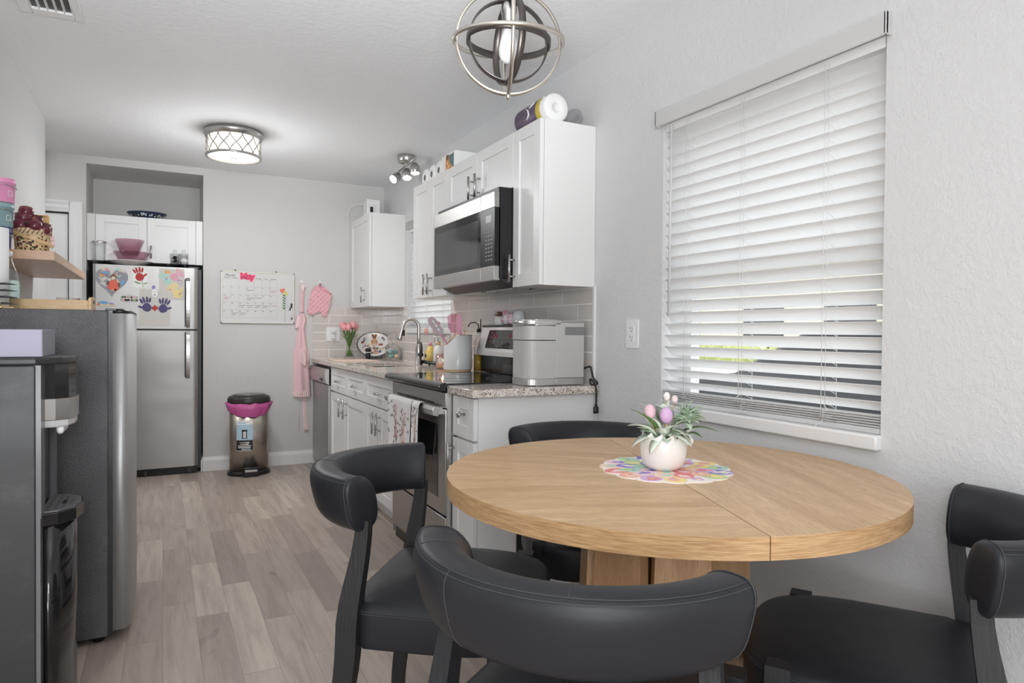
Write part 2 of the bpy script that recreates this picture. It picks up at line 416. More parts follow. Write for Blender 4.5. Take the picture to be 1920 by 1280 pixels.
t = NT(M['worn']); v = t.coord(); t.col(t.mix(t.ramp(t.noise(v, 3.5, 5, .65, 1.5), [(.5, (0, 0, 0)), (.75, (1, 1, 1))]), (.033, .034, .036), (.075, .075, .078)))
t.rough(t.math('ADD', t.math('MULTIPLY', t.noise(v, 7, 4), .25), .22))
# ------------------------------------------------------------------ setting
def pane_mat(name, k, tint=(1, 1, 1)):
    m = bpy.data.materials.new(name); m.use_nodes = True; nt = m.node_tree
    for n in list(nt.nodes): nt.nodes.remove(n)
    out = nt.nodes.new('ShaderNodeOutputMaterial'); tr = nt.nodes.new('ShaderNodeBsdfTransparent'); gl = nt.nodes.new('ShaderNodeBsdfGlossy'); mx = nt.nodes.new('ShaderNodeMixShader')
    tr.inputs[0].default_value = (*tint, 1); gl.inputs['Roughness'].default_value = .03
    lw = nt.nodes.new('ShaderNodeLayerWeight'); lw.inputs[0].default_value = k
    nt.links.new(lw.outputs['Facing'], mx.inputs[0]); nt.links.new(tr.outputs[0], mx.inputs[1]); nt.links.new(gl.outputs[0], mx.inputs[2]); nt.links.new(mx.outputs[0], out.inputs[0])
    return m
M['pane'] = pane_mat('window_pane', .12)
M['glassware'] = pane_mat('clear_glassware', .16, (.975, .98, .98))
M['pinkglass'] = pane_mat('pink_glassware', .16, srgb(236, 214, 222)[:3])
M['plasticwrap'] = pane_mat('clear_plastic_wrap', .25, (.95, .95, .96))

XR, YB, ZC, XL = 1.78, 5.975, 2.444, -.65
b = MB(); b.box(-3.6, 1.95, -3.1, 6.8, -.06, 0); struct(b, 'floor', M['floor'])
b = MB(); b.box(-3.6, 1.95, -3.1, 6.8, ZC, ZC + .1); struct(b, 'ceiling', M['ceiling'])
W1 = (1.19, 2.125, .825, 1.985); W2 = (4.335, 5.285, 1.13, 1.985)
b = MB()
b.box(XR, 1.95, -3.1, W1[0], 0, ZC); b.box(XR, 1.95, W1[0], W1[1], 0, W1[2]); b.box(XR, 1.95, W1[0], W1[1], W1[3], ZC)
b.box(XR, 1.95, W1[1], W2[0], 0, ZC); b.box(XR, 1.95, W2[0], W2[1], 0, W2[2]); b.box(XR, 1.95, W2[0], W2[1], W2[3], ZC); b.box(XR, 1.95, W2[1], 6.8, 0, ZC)
struct(b, 'wall_right', M['wall'])
AX0, AX1, AZ, AY = -.512, .289, 2.388, 6.56
DX, DZ = -.622, 2.012
b = MB()
b.box(AX1, XR, YB, 6.7, 0, ZC); b.box(AX0, AX1, YB, 6.7, AZ, ZC); b.box(AX0, AX1, AY, 6.7, 0, AZ)
b.box(DX, AX0, YB, 6.7, 0, ZC); b.box(-1.45, DX, YB, 6.2, DZ, ZC); b.box(-2.3, -1.45, YB, 6.2, 0, ZC)
struct(b, 'wall_back', M['back_wall'])
b = MB(); b.box(XL - .12, XL, 1.6, 5.068, 0, ZC); struct(b, 'wall_left', M['wall'])
b = MB(); b.box(-3.5, XL - .12, 1.6, 1.7, 0, ZC); struct(b, 'wall_partition', M['wall'])
b = MB(); b.box(-2.3, -2.2, 1.7, 6.2, 0, ZC); struct(b, 'wall_hall', M['wall'])
b = MB(); b.box(-3.6, XR, -3.1, -3.0, 0, ZC); struct(b, 'wall_rear', M['wall'])
b = MB(); b.box(-3.6, -3.5, -3.0, 1.7, 0, ZC); struct(b, 'wall_far_left', M['wall'])
b = MB(); pr = [(0, 0), (.016, 0), (.016, .085), (.009, .10), (.006, .112), (0, .112)]
b.prism(pr, AX1, 1.19, ((0, YB, 0), (0, -1, 0), (0, 0, 1), (1, 0, 0)))
b.prism(pr, 0, .2, ((AX1, YB, 0), (-1, 0, 0), (0, 0, 1), (0, 1, 0)))
struct(b, 'baseboard_back', M['trim'])
b = MB(); b.prism(pr, -3, 2.6, ((XR, 0, 0), (-1, 0, 0), (0, 0, 1), (0, 1, 0))); struct(b, 'baseboard_right', M['trim'])
b = MB(); b.prism(pr, 1.6, 5.068, ((XL, 0, 0), (1, 0, 0), (0, 0, 1), (0, 1, 0))); struct(b, 'baseboard_left', M['trim'])
# hall door, casing
b = MB(); fr = face_front(0, 5.995)
b.box(-1.44, DX - .008, 5.995, 6.03, .01, DZ - .012)
dr = struct(b, 'door_1', M['cabinet'])
b = MB()
for z0, z1 in ((.2, .85), (1.0, 1.86)):
    for x0, x1 in ((-1.36, -1.08), (-.99, -.70)):
        o = [(x0, z0), (x1, z0), (x1, z1), (x0, z1)]; q = .02
        b.rings([[(p[0], 5.995, p[1]) for p in o], [((x0 + q if k in (0, 3) else x1 - q), 6.004, (z0 + q if k < 2 else z1 - q)) for k in range(4)],
                 [((x0 + .045 if k in (0, 3) else x1 - .045), 5.992, (z0 + .045 if k < 2 else z1 - .045)) for k in range(4)]], False, True)
finish(b, 'door_panel', M['cabinet'], dr)
b = MB(); b.box(-1.445, DX, 6.031, 6.036, 0, DZ); finish(b, 'door_gap_shade', M['black'], dr)  # black sheet behind the slab, shade of the gap put in as colour
b = MB(); cp = [(0, 0), (.082, 0), (.082, .016), (.07, .022), (.05, .014), (.03, .018), (.012, .012), (0, .010)]
b.prism(cp, 0, DZ + .078, ((DX + .004, YB, 0), (1, 0, 0), (0, -1, 0), (0, 0, 1)))
b.prism(cp, -1.53, DX + .003, ((0, YB, DZ), (0, 0, 1), (0, -1, 0), (1, 0, 0)))
struct(b, 'trim_1', M['trim'])
# tiled backsplash
b = MB(); b.box(1.158, XR - .008, YB - .009, YB, .905, 1.343); struct(b, 'trim_2', M['tile_x'])
b = MB()
y0, y1, y2, y3 = 2.60, W2[0], W2[1], YB - .009
b.box(XR - .009, XR, y0, y1, .905, 1.362); b.box(XR - .009, XR, y1, y2, .905, W2[2] - .02); b.box(XR - .009, XR, y2, y3, .905, 1.362)
struct(b, 'trim_3', M['tile_y'])
b = MB(); b.box(XR - .011, XR, 2.588, 2.60, .905, 1.365); struct(b, 'trim_4', M['trim'])

def window(name, W, sillx):
    y0, y1, z0, z1 = W
    b = MB()
    for a0, a1, c0, c1 in ((y0, y0 + .045, z0, z1), (y1 - .045, y1, z0, z1), (y0, y1, z0, z0 + .05), (y0, y1, z1 - .05, z1), (y0, y1, (z0 + z1) / 2 - .02, (z0 + z1) / 2 + .02)):
        b.box(1.895, 1.94, a0, a1, c0, c1)
    o = struct(b, name, M['trim'])
    b = MB(); b.box(1.912, 1.916, y0 + .04, y1 - .04, z0 + .04, z1 - .04); finish(b, 'window_pane', M['pane'], o)
    b = MB(); b.box(sillx, 1.90, y0 - .002, y1 + .002, z0, z0 + .043, .006); finish(b, 'window_sill', M['trim'], o)
    return o
window('window_1', W1, 1.757); window('window_2', W2, 1.762)

def blind(W, label, nstack, tilt, wand, vx=1.752, slat_x=1.808):
    y0, y1, z0, z1 = W[0] + .006, W[1] - .006, W[2] + .043, W[3]
    root = thing('window_blind', label, 'window blind', (1.80, (y0 + y1) / 2, z0))
    b = MB(); b.box(vx, vx + .012, y0 - .022, y1 + .03, z1 - .012, z1 + .052, .003); b.box(vx, 1.79, y0 - .022, y0 - .016, z1 - .012, z1 + .052); b.box(vx, 1.79, y1 + .024, y1 + .03, z1 - .012, z1 + .052)
    finish(b, 'valance', M['blind'], root)
    b = MB(); b.box(1.785, 1.835, y0, y1, z1 - .035, z1 - .003); finish(b, 'head_rail', M['trim'], root)
    pitch, wd = .0442, .0505
    zb = z0 + .020 + nstack * .0075 + .022
    n = int((z1 - .045 - zb) / pitch) + 1
    def slat(b, z, ang):
        ca, sa = math.cos(ang), math.sin(ang); pts = []
        for s in range(7):
            q = (s / 6 - .5); cr = .0025 * (1 - 4 * q * q); pts.append((slat_x + q * wd * ca + cr * sa, z - q * wd * sa + cr * ca))
        low = [(p[0] - .0024 * sa, p[1] - .0024 * ca) for p in reversed(pts)]
        ring = pts + low
        b.rings([[(p[0], y0, p[1]) for p in ring], [(p[0], y1, p[1]) for p in ring]])
    b = MB(); b.sm = False
    for k in range(n): slat(b, zb + k * pitch, R(tilt - max(0, 13 - 3 * k) + 2.5 * (k / n)))
    for k in range(nstack): slat(b, z0 + .022 + k * .0075, R(3))
    finish(b, 'slats', M['blind'], root)
    b = MB(); b.box(slat_x - .025, slat_x + .025, y0, y1, z0 + .001, z0 + .017, .004); finish(b, 'bottom_rail', M['blind'], root)
    cs = [y0 + (y1 - y0) * k for k in (.19, .55, .85)]
    b = MB()
    for yc in cs:
        for dx in (-.026, .026): b.tube([(slat_x + dx, yc, z1 - .02), (slat_x + dx, yc, z0 + .02)], .0008, 4)
        for k in range(n): b.tube([(slat_x - .026, yc, zb + k * pitch - .004), (slat_x + .026, yc, zb + k * pitch - .026)], .0007, 4)
        b.tube([(slat_x - .028, yc + .012, z1 - .02), (slat_x - .028, yc + .012, z0 + .03)], .0011, 4)
    finish(b, 'ladder_cord', M['white'], root)
    if nstack:
        for yc in cs:
            rd = random.Random(int(yc * 100)); p = [(slat_x - .03, yc, zb - .01)]
            for k in range(16): p.append((slat_x - .031 - .004 * rd.random(), yc + rd.uniform(-.045, .04), z0 + .05 - .05 * k / 16 + rd.uniform(-.008, .008)))
            b = MB(); b.tube(p, .0012, 4); finish(b, 'cord_bunch', M['white'], root)
    if wand:
        b = MB(); b.cyl((vx + .016, y1 - .055, z1 - .02), (vx + .016, y1 - .05, z1 - .77), .0055, n=10); finish(b, 'tilt_wand', mat('grey_white_plastic', (.66, .66, .66), .4), root)
    return root
blind(W1, 'wide white slatted blind on the window above the dining table', 5, 47, True)
blind(W2, 'small white slatted blind on the kitchen window behind the faucet', 3, 66, False, vx=1.768, slat_x=1.815)

# ------------------------------------------------------------------ outside, seen through the slats
b = MB(); b.box(1.95, 30, -8, 24, -.30, -.2); o = struct(b, 'ground', mat('pale_concrete_drive', srgb(190, 186, 180), .9))
m = mat('yellow_green_leaves', srgb(150, 165, 70), .7)
t = NT(m); t.col(t.mix(t.noise(t.coord(), 14, 3, .7), srgb(70, 90, 30), srgb(205, 210, 120)))  # leaf greens mixed at random from dark to yellowish
def hedge(x0, x1, y0, y1, h, label, seed):
    b = MB(); rd = random.Random(seed); n = int((y1 - y0) * 5)
    for k in range(n):
        y = y0 + (y1 - y0) * (k + .5) / n; x = rd.uniform(x0, x1); r = rd.uniform(.22, .34)
        b.ball((x, y, h * .5 - .1), r, r, h * .52, 10, 8); b.ball((x + rd.uniform(-.15, .15), y, h - .2 - r * .7), r * .9, r * .9, r * .8, 8, 6)
    for v in b.b.verts: v.co += Vector((rd.uniform(-.04, .04), rd.uniform(-.04, .04), rd.uniform(-.04, .04)))
    return solo(b, 'hedge', m, label, 'hedge')
b = MB(); b.box(8.4, 8.6, 4.5, 16, -.2, .62); solo(b, 'garden_wall', mat('pale_garden_wall', srgb(206, 202, 196), .9), 'low pale garden wall below the hedge across the drive', 'wall')
hedge(9.2, 9.8, 6.0, 12.5, 1.08, 'yellow green hedge seen through the dining window slats', 3)
hedge(4.6, 5.2, 12.2, 14.0, 1.55, 'bright green bush seen through the kitchen window slats', 5)
def house():
    root = thing('neighbour_house', 'pale house across the drive seen through the blind slats', 'house', (15.5, 10, -.2))
    b = MB(); b.box(14, 22, 1, 22, -.2, 2.9); finish(b, 'house_wall', mat('cream_stucco', srgb(214, 206, 184), .9), root)
    for y in (9.5, 12, 15, 18):
        b = MB(); b.box(13.96, 14, y, y + 1.3, .9, 2.1); finish(b, 'house_window', M['blackgloss'], root)
    b = MB(); b.prism([(13.6, 2.9), (22.4, 2.9), (18, 4.6)], .6, 22.4, ((0, 0, 0), (1, 0, 0), (0, 0, 1), (0, 1, 0))); finish(b, 'house_roof', mat('grey_roof', srgb(150, 145, 140), .9), root)
house()
def car():
    root = thing('car', 'dark car parked on the drive outside the dining window', 'car', (5.45, 3.5, -.2))
    z = -.2; Y0, Y1 = 1.35, 5.65
    prof = [(Y0, .35), (Y0 + .05, .75), (Y0 + .5, .95), (Y0 + 1.0, 1.36), (Y0 + 1.5, 1.46), (Y0 + 2.4, 1.44), (Y0 + 3.15, 1.0), (Y1 - .25, .86), (Y1, .66), (Y1, .32), (Y1 - .3, .22), (Y0 + .3, .22)]
    rs = []
    for x, k in ((4.55, .9), (4.62, .985), (5.0, 1), (5.9, 1), (6.28, .985), (6.35, .9)):
        rs.append([(x + (.16 if x < 5.4 else -.16) * max(0, (h - .95)) / .5, y, z + (h - .6) * k + .6) for y, h in prof])
    b = MB(); b.rings(rs); finish(b, 'car_body', mat('dark_car_paint', (.012, .013, .015), .5, spec=.2), root)
    b = MB()
    for ya, yb in ((2.45, 3.2), (3.28, 3.95)): b.prism([(ya, 1.0), (yb + .2, 1.0), (yb - .05, 1.33), (ya + .1, 1.35)], -.02, .02, ((4.66, 0, z), (0, 1, 0), (.28, 0, 1), (1, 0, 0)))
    finish(b, 'car_window', M['blackgloss'], root)
    for y in (2.2, 4.75):
        for x in (4.53, 6.15):
            b = MB(); A = Matrix.Rotation(PI / 2, 3, 'Y'); b.lathe([(.2, 0), (.31, .01), (.325, .05), (.325, .17), (.31, .22), (.2, .22)], (x, y, z + .325), 28, A); wl = finish(b, 'wheel', M['black'], root)
            b = MB(); b.lathe([(.02, -.012), (.19, -.006), (.2, .01)], (x, y, z + .325), 20, A); finish(b, 'hubcap', M['steel'], wl)
car()

# ------------------------------------------------------------------ ceiling fixtures
def vent():
    x0, x1, y0, y1 = -.515, -.294, 2.98, 3.36
    root = thing('ceiling_vent', 'white rectangular air vent with dark slots in the ceiling', 'air vent', ((x0 + x1) / 2, (y0 + y1) / 2, ZC))
    b = MB(); z = ZC - .012
    a0, a1, c0, c1 = x0 + .045, x1 - .032, y0 + .05, y1 - .055
    b.box(x0, a0, y0, y1, z, ZC, .003); b.box(a1, x1, y0, y1, z, ZC, .003); b.box(a0, a1, y0, c0, z, ZC, .003); b.box(a0, a1, c1, y1, z, ZC, .003)
    finish(b, 'vent_frame', M['white'], root)
    b = MB(); b.box(a0, a1, c0, c1, ZC - .002, ZC - .0005); finish(b, 'dark_opening', M['black'], root)
    b = MB(); n = 6
    for k in range(n):
        x = a0 + (a1 - a0) * k / (n - 1)
        b.ribbon([(x, c0, z + .006), (x, c1, z + .006)], (.35, 0, 1), .012, .0035)
    finish(b, 'louver', M['white'], root)
vent()
M['glow'] = mat('lit_diffuser', (.9, .88, .82), .5, emit=(1, .93, .80), es=1.25)
M['lamp'] = mat('lit_lamp_face', (1, 1, 1), .5, emit=(1, .97, .92), es=12)
def flush_light():
    cx, cy = .412, 4.77
    root = thing('ceiling_light', 'round drum ceiling light with metal lattice round a lit shade', 'ceiling light', (cx, cy, ZC))
    b = MB(); b.lathe([(.172, ZC), (.182, ZC - .004), (.182, ZC - .030), (.174, ZC - .036), (.174, ZC - .046), (.15, ZC - .046)], (cx, cy, 0), 56); finish(b, 'ceiling_pan', M['nickel'], root)
    b = MB(); b.lathe([(.155, ZC - .046), (.155, ZC - .165), (.002, ZC - .168)], (cx, cy, 0), 56); finish(b, 'shade', M['glow'], root)
    b = MB(); n = 14
    for k in range(n):
        for sgn in (1, -1):
            pts = []
            for s in range(9):
                q = s / 8; a = 2 * PI * (k + sgn * (.5 - .5 * math.cos(PI * q))) / n + (PI / n if False else 0)
                pts.append((cx + .166 * math.cos(a), cy + .166 * math.sin(a), ZC - .046 - .118 * q))
            ups = [(p[0] - cx, p[1] - cy, 0) for p in pts]
            b.ribbon(pts, [Vector((-u[1], u[0], .25)) for u in ups], .007, .004)
    finish(b, 'lattice', M['nickel'], root)
    b = MB(); b.hoop((cx, cy, ZC - .166), .165, (0, 0, 1), .014, .016, 56); finish(b, 'bottom_rim', M['nickel'], root)
    b = MB(); b.lathe([(.016, ZC - .168), (.018, ZC - .174), (.010, ZC - .181), (.001, ZC - .183)], (cx, cy, 0), 20); finish(b, 'finial', M['nickel'], root)
    d = bpy.data.lights.new('ceiling_light_lamp', 'POINT'); d.shadow_soft_size = .15; d.energy = 11; d.color = (.97, .985, 1)
    o = bpy.data.objects.new('ceiling_light_lamp', d); C.objects.link(o); o.location = (cx, cy, ZC - .36)
    d = bpy.data.lights.new('ceiling_light_diffuser_lamp', 'AREA'); d.shape = 'DISK'; d.size = .3; d.energy = 8; d.color = (.97, .985, 1)
    o = bpy.data.objects.new('ceiling_light_diffuser_lamp', d); C.objects.link(o); o.location = (cx, cy, ZC - .194)
flush_light()
def track_light():
    P0, P1 = Vector((1.60, 4.99, 2.366)), Vector((1.58, 4.55, 2.366))
    bc = Vector((1.60, 4.80, ZC))
    root = thing('track_light', 'small nickel track light with three lit spot heads over the sink', 'spot light', bc)
    b = MB(); b.lathe([(.064, 0), (.066, -.004), (.066, -.046), (.056, -.054), (.001, -.054)], bc, 28); finish(b, 'ceiling_base', M['nickel'], root)
    b = MB(); b.cyl(P0, P1, .008, n=10); b.cyl(bc + Vector((0, 0, -.044)), (P0.lerp(P1, .43)), .008, n=10); finish(b, 'bar', M['nickel'], root)
    for q, aim in ((.03, (-.7, -.35, -.55)), (.5, (-.05, -.35, -.9)), (.97, (.02, -.12, -1))):
        j = P0.lerp(P1, q); aim = Vector(aim).normalized(); e = j + Vector((0, 0, -.03))
        A = aim.to_track_quat('Z', 'Y').to_matrix()
        b = MB(); b.cyl(j, e, .005, n=8); b.lathe([(.010, -.004), (.022, .002), (.022, .02), (.034, .022), (.034, .072), (.031, .074), (.031, .070), (.001, .070)], e, 24, A)
        h = finish(b, 'spot_head', M['nickel'], root)
        b = MB(); b.lathe([(.001, .0715), (.0305, .0715), (.029, .076), (.001, .077)], e, 20, A); finish(b, 'lamp_face', M['lamp'], h)
        d = bpy.data.lights.new('spot_lamp', 'SPOT'); d.energy = 5; d.spot_size = R(100); d.spot_blend = .6; d.shadow_soft_size = .03; d.color = (1, .96, .9)
        o = bpy.data.objects.new('spot_lamp', d); C.objects.link(o); o.location = e + aim * .09; o.rotation_euler = aim.to_track_quat('-Z', 'Y').to_euler()
track_light()
d = bpy.data.lights.new('hall_fill_light', 'AREA'); d.shape = 'DISK'; d.size = .3; d.energy = 9; d.color = (.97, .98, 1)  # added fill to brighten the hall door; no fixture is built there
o = bpy.data.objects.new('hall_fill_light', d); C.objects.link(o); o.location = (-1.35, 5.3, 2.42)
def pendant():
    c = Vector((.913, 1.797, 2.012))
    root = thing('pendant_light', 'round globe pendant light of crossed pale and dark metal rings', 'pendant light', (c.x, c.y, ZC))
    pale = mat('champagne_metal', (.62, .58, .52), .28, 1); dark = mat('dark_bronze_band', (.10, .088, .082), .38, .8)
    az = math.atan2(c.y, c.x)
    def nrm(deg, tilt=0): a = az + R(deg); return (math.cos(a) * math.cos(R(tilt)), math.sin(a) * math.cos(R(tilt)), math.sin(R(tilt)))
    for rad, n, mm, wd, th in ((.164, (-.04, -.10, 1), pale, .011, .007), (.156, nrm(7), pale, .011, .007), (.156, nrm(95), pale, .011, .007),
                               (.124, (.02, -.06, 1), dark, .020, .004), (.118, nrm(12), dark, .020, .004), (.121, nrm(109), dark, .020, .004)):
        b = MB(); b.hoop(c, rad, n, wd, th); finish(b, 'ring', mm, root)
    b = MB(); b.lathe([(.006, .165), (.010, .15), (.006, .13), (.006, .118), (.02, .112), (.024, .10), (.024, .085), (.021, .08), (.021, .045), (.018, .042)], c, 24); finish(b, 'bulb_socket', M['nickel'], root)
    b = MB(); b.lathe([(.013, .06), (.014, .035), (.0205, .018), (.0265, -.006), (.0295, -.024), (.0285, -.040), (.022, -.055), (.012, -.063), (.001, -.065)], c, 28); finish(b, 'bulb', mat('frosted_bulb', (.72, .72, .72), .25), root)
    b = MB(); b.lathe([(.001, -.172), (.007, -.168), (.008, -.155), (.006, -.122), (.001, -.118)], c, 12); finish(b, 'lower_finial', pale, root)
    b = MB(); z = c.z + .165; k = 0
    while z < ZC - .03:
        A = Matrix.Rotation(PI / 2 * (k % 2), 3, 'Z'); pts = [Vector((c.x, c.y, z + .012)) + A @ Vector((.007 * math.cos(t), 0, .012 * math.sin(t))) for t in [2 * PI * q / 12 for q in range(12)]]
        b.tube(pts, .0018, 5, closed=True); z += .0185; k += 1
    b.tube([(c.x + .004, c.y, c.z + .16), (c.x + .004, c.y, ZC - .02)], .0022, 5)
    finish(b, 'chain', dark, root)
    b = MB(); b.lathe([(.06, ZC), (.06, ZC - .012), (.02, ZC - .028), (.001, ZC - .030)], (c.x, c.y, 0), 28); finish(b, 'canopy', dark, root)
pendant()
# ------------------------------------------------------------------ cabinets
def shaker(b, fr, w, h, rail=.058, th=.02):
    """door or drawer front: w x h from the frame origin (a right, b up), front face at c = 0"""
    b.bf(fr, 0, rail, 0, h, -th, 0, .0015); b.bf(fr, w - rail, w, 0, h, -th, 0, .0015)
    b.bf(fr, rail, w - rail, 0, rail, -th, 0, .0015); b.bf(fr, rail, w - rail, h - rail, h, -th, 0, .0015)
    b.bf(fr, rail - .002, w - rail + .002, rail - .002, h - rail + .002, -th, -.008)
    return b
def P(fr, a, bb, c):
    o, x, y, z = [Vector(q) for q in fr]; return o + x * a + y * bb + z * c
def bar_pull(fr, a, b0, b1, parent, horiz=False):
    b = MB()
    if horiz:
        b.cyl(P(fr, b0, a, .030), P(fr, b1, a, .030), .006, n=10)
        for q in (.2, .8): b.cyl(P(fr, b0 + (b1 - b0) * q, a, 0), P(fr, b0 + (b1 - b0) * q, a, .03), .0045, n=8)
    else:
        b.cyl(P(fr, a, b0, .030), P(fr, a, b1, .030), .006, n=10)
        for q in (.2, .8): b.cyl(P(fr, a, b0 + (b1 - b0) * q, 0), P(fr, a, b0 + (b1 - b0) * q, .03), .0045, n=8)
    return finish(b, 'handle', M['nickel'], parent)
def cup_pull(fr, a, bb, parent, w=.085):
    b = MB(); n = 12
    b.tube([P(fr, a + (k / n - .5) * w, bb, .006 + .020 * math.sin(PI * k / n) ** .6) for k in range(n + 1)], [.0035 + .0035 * math.sin(PI * k / n) for k in range(n + 1)], 8)
    for s in (-1, 1): b.bf(fr, a + s * w * .45 - .007, a + s * w * .45 + .007, bb - .007, bb + .007, 0, .008, .002)
    return finish(b, 'handle', M['nickel'], parent)
def wall_unit(label, y0, y1, z0, z1, fx, doors, x1=XR, back=.001):
    """right wall cabinet; doors: list of (ya, yb, handle_y, hz0, hz1)"""
    root = thing('wall_cabinet', label, 'cabinet', ((fx + x1) / 2, (y0 + y1) / 2, z0), group='white wall cabinets')
    b = MB(); b.box(fx + .022, x1 - back, y0 + .001, y1 - .001, z0, z1, .001); finish(b, 'cabinet_body', M['cabinet'], root)
    for ya, yb, hy, h0, h1 in doors:
        fr = face_left(fx, yb - .0015, z0 + .001)
        b = MB(); shaker(b, fr, yb - ya - .003, z1 - z0 - .002); d = finish(b, 'door', M['cabinet'], root)
        bar_pull(face_left(fx, 0, 0), -hy, h0, h1, d)
    return root
g = None
wall_unit('narrow tall white wall cabinet right of the microwave', 2.60, 2.858, 1.36, 2.10, 1.483, [(2.60, 2.858, 2.835, 1.385, 1.515)])
wall_unit('short white two door wall cabinet over the microwave', 2.86, 3.698, 1.838, 2.10, 1.483, [(2.86, 3.278, 3.242, 1.856, 1.978), (3.278, 3.698, 3.324, 1.856, 1.978)])
wall_unit('tall white two door wall cabinet left of the microwave', 3.70, 4.30, 1.36, 2.10, 1.483, [(3.70, 3.995, 3.955, 1.375, 1.505), (3.995, 4.30, 4.024, 1.375, 1.505)])
wall_unit('white single door wall cabinet in the far corner above the bunny plate', 5.355, 5.965, 1.345, 2.105, 1.478, [(5.355, 5.965, 5.50, 1.378, 1.505)])

def fridge_cab():
    z0, z1, y = 1.668, 2.022, 6.02
    root = thing('wall_cabinet', 'white two door cabinet in the alcove above the refrigerator', 'cabinet', (-.11, 6.3, z0), group='white wall cabinets')
    b = MB(); b.box(AX0 + .002, AX1 - .002, y + .02, AY - .005, z0, z1); finish(b, 'cabinet_body', M['cabinet'], root)
    b = MB(); b.box(AX0 + .002, -.458, y - .002, y + .02, z0, z1); finish(b, 'filler_strip', M['cabinet'], root)
    b = MB(); b.box(.238, AX1 - .002, y - .002, y + .02, z0, z1); finish(b, 'filler_strip', M['cabinet'], root)
    for x0, x1, hx in ((-.455, -.112, None), (-.108, .235, -.083)):
        fr = face_front(x0, y, z0 + .001); b = MB(); shaker(b, fr, x1 - x0, z1 - z0 - .002); d = finish(b, 'door', M['cabinet'], root)
        if hx is not None: bar_pull(face_front(0, y, 0), hx, 1.70, 1.80, d)
fridge_cab()

FX = 1.17
def base_unit(label, y0, y1, drawers, doors, knob=False, hollow=False):
    root = thing('base_cabinet', label, 'cabinet', (1.47, (y0 + y1) / 2, 0), group='white base cabinets')
    b = MB()
    if hollow:
        b.box(FX + .021, XR - .001, y0 + .001, y1 - .001, .095, .66)
        for q in ((FX + .021, 1.235, y0 + .001, y1 - .001), (1.62, XR - .001, y0 + .001, y1 - .001), (1.235, 1.62, y0 + .001, y0 + .02), (1.235, 1.62, y1 - .02, y1 - .001)): b.box(*q, .66, .868)
    else: b.box(FX + .021, XR - .001, y0 + .001, y1 - .001, .095, .868)
    b.box(FX + .075, XR - .001, y0 + .001, y1 - .001, 0, .095); finish(b, 'cabinet_body', M['cabinet'], root)
    for ya, yb in drawers:
        fr = face_left(FX, yb - .002, .682); b = MB(); shaker(b, fr, yb - ya - .004, .180, min(.055, (yb - ya) * .25)); d = finish(b, 'drawer', M['cabinet'], root)
        ym = (ya + yb) / 2
        if knob:
            b = MB(); c = Vector((FX, ym, .785)); A = Vector((-1, 0, 0)).to_track_quat('Z', 'Y').to_matrix()
            b.lathe([(.009, -.008), (.006, .008), (.0065, .014), (.019, .020), (.018, .026), (.008, .031), (.001, .032)], c, 20, A, sx=1, sy=.78); finish(b, 'knob', M['nickel'], d)
        else: cup_pull(face_left(FX, 0, 0), -ym, .765, d, .095)
    for ya, yb, hy in doors:
        fr = face_left(FX, yb - .002, .108); b = MB(); shaker(b, fr, yb - ya - .004, .563, min(.058, (yb - ya) * .28)); d = finish(b, 'door', M['cabinet'], root)
        bar_pull(face_left(FX, 0, 0), -hy, .515, .650, d)
base_unit('narrow white base cabinet with knob drawer at the dining end of the counter', 2.60, 2.834, [(2.60, 2.834)], [(2.60, 2.834, 2.815)], True)
base_unit('white base cabinet with one wide drawer between stove and sink', 3.70, 4.335, [(3.70, 4.335)], [(3.70, 4.018, 3.982), (4.018, 4.335, 4.060)])
base_unit('white two drawer base cabinet under the kitchen sink', 4.337, 5.338, [(4.337, 4.835), (4.835, 5.338)], [(4.337, 4.86, 4.812), (4.86, 5.338, 4.945)], False, True)

# ------------------------------------------------------------------ countertops
CT, CB, CX0 = .905, .870, 1.143
b = MB(); b.box(CX0, XR - .001, 2.555, 2.838, CB, CT, .004)
solo(b, 'countertop', M['granite'], 'short granite countertop under the coffee maker', 'countertop')
b = MB(); SX0, SX1, SY0, SY1 = 1.265, 1.585, 4.42, 5.12
b.box(CX0, SX0, 3.662, 5.965, CB, CT, .004); b.box(SX1, XR - .001, 3.662, 5.965, CB, CT, .004); b.box(SX0 - .003, SX1 + .003, 3.662, SY0, CB, CT, .003); b.box(SX0 - .003, SX1 + .003, SY1, 5.965, CB, CT, .003)
solo(b, 'countertop', M['granite'], 'long granite countertop from the stove to the far wall with sink cut in', 'countertop')
def sink():
    root = thing('kitchen_sink', 'steel undermount sink set into the long granite countertop', 'sink', ((SX0 + SX1) / 2, (SY0 + SY1) / 2, .70))
    b = MB(); cx, cy = (SX0 + SX1) / 2, (SY0 + SY1) / 2
    def ring(w, l, z, r): return [(cx + p[0], cy + p[1], z) for p in rrect(w, l, r, 5)]
    b.rings([ring(.30, .68, .868, .05), ring(.295, .675, .72, .06), ring(.25, .63, .702, .06), ring(.05, .05, .699, .02)], False, True)
    finish(b, 'basin', M['steel'], root)
    b = MB(); b.lathe([(.04, .7005), (.038, .703), (.02, .701), (.001, .7005)], (cx, cy, 0), 20); finish(b, 'drain', M['chrome'], root)
sink()
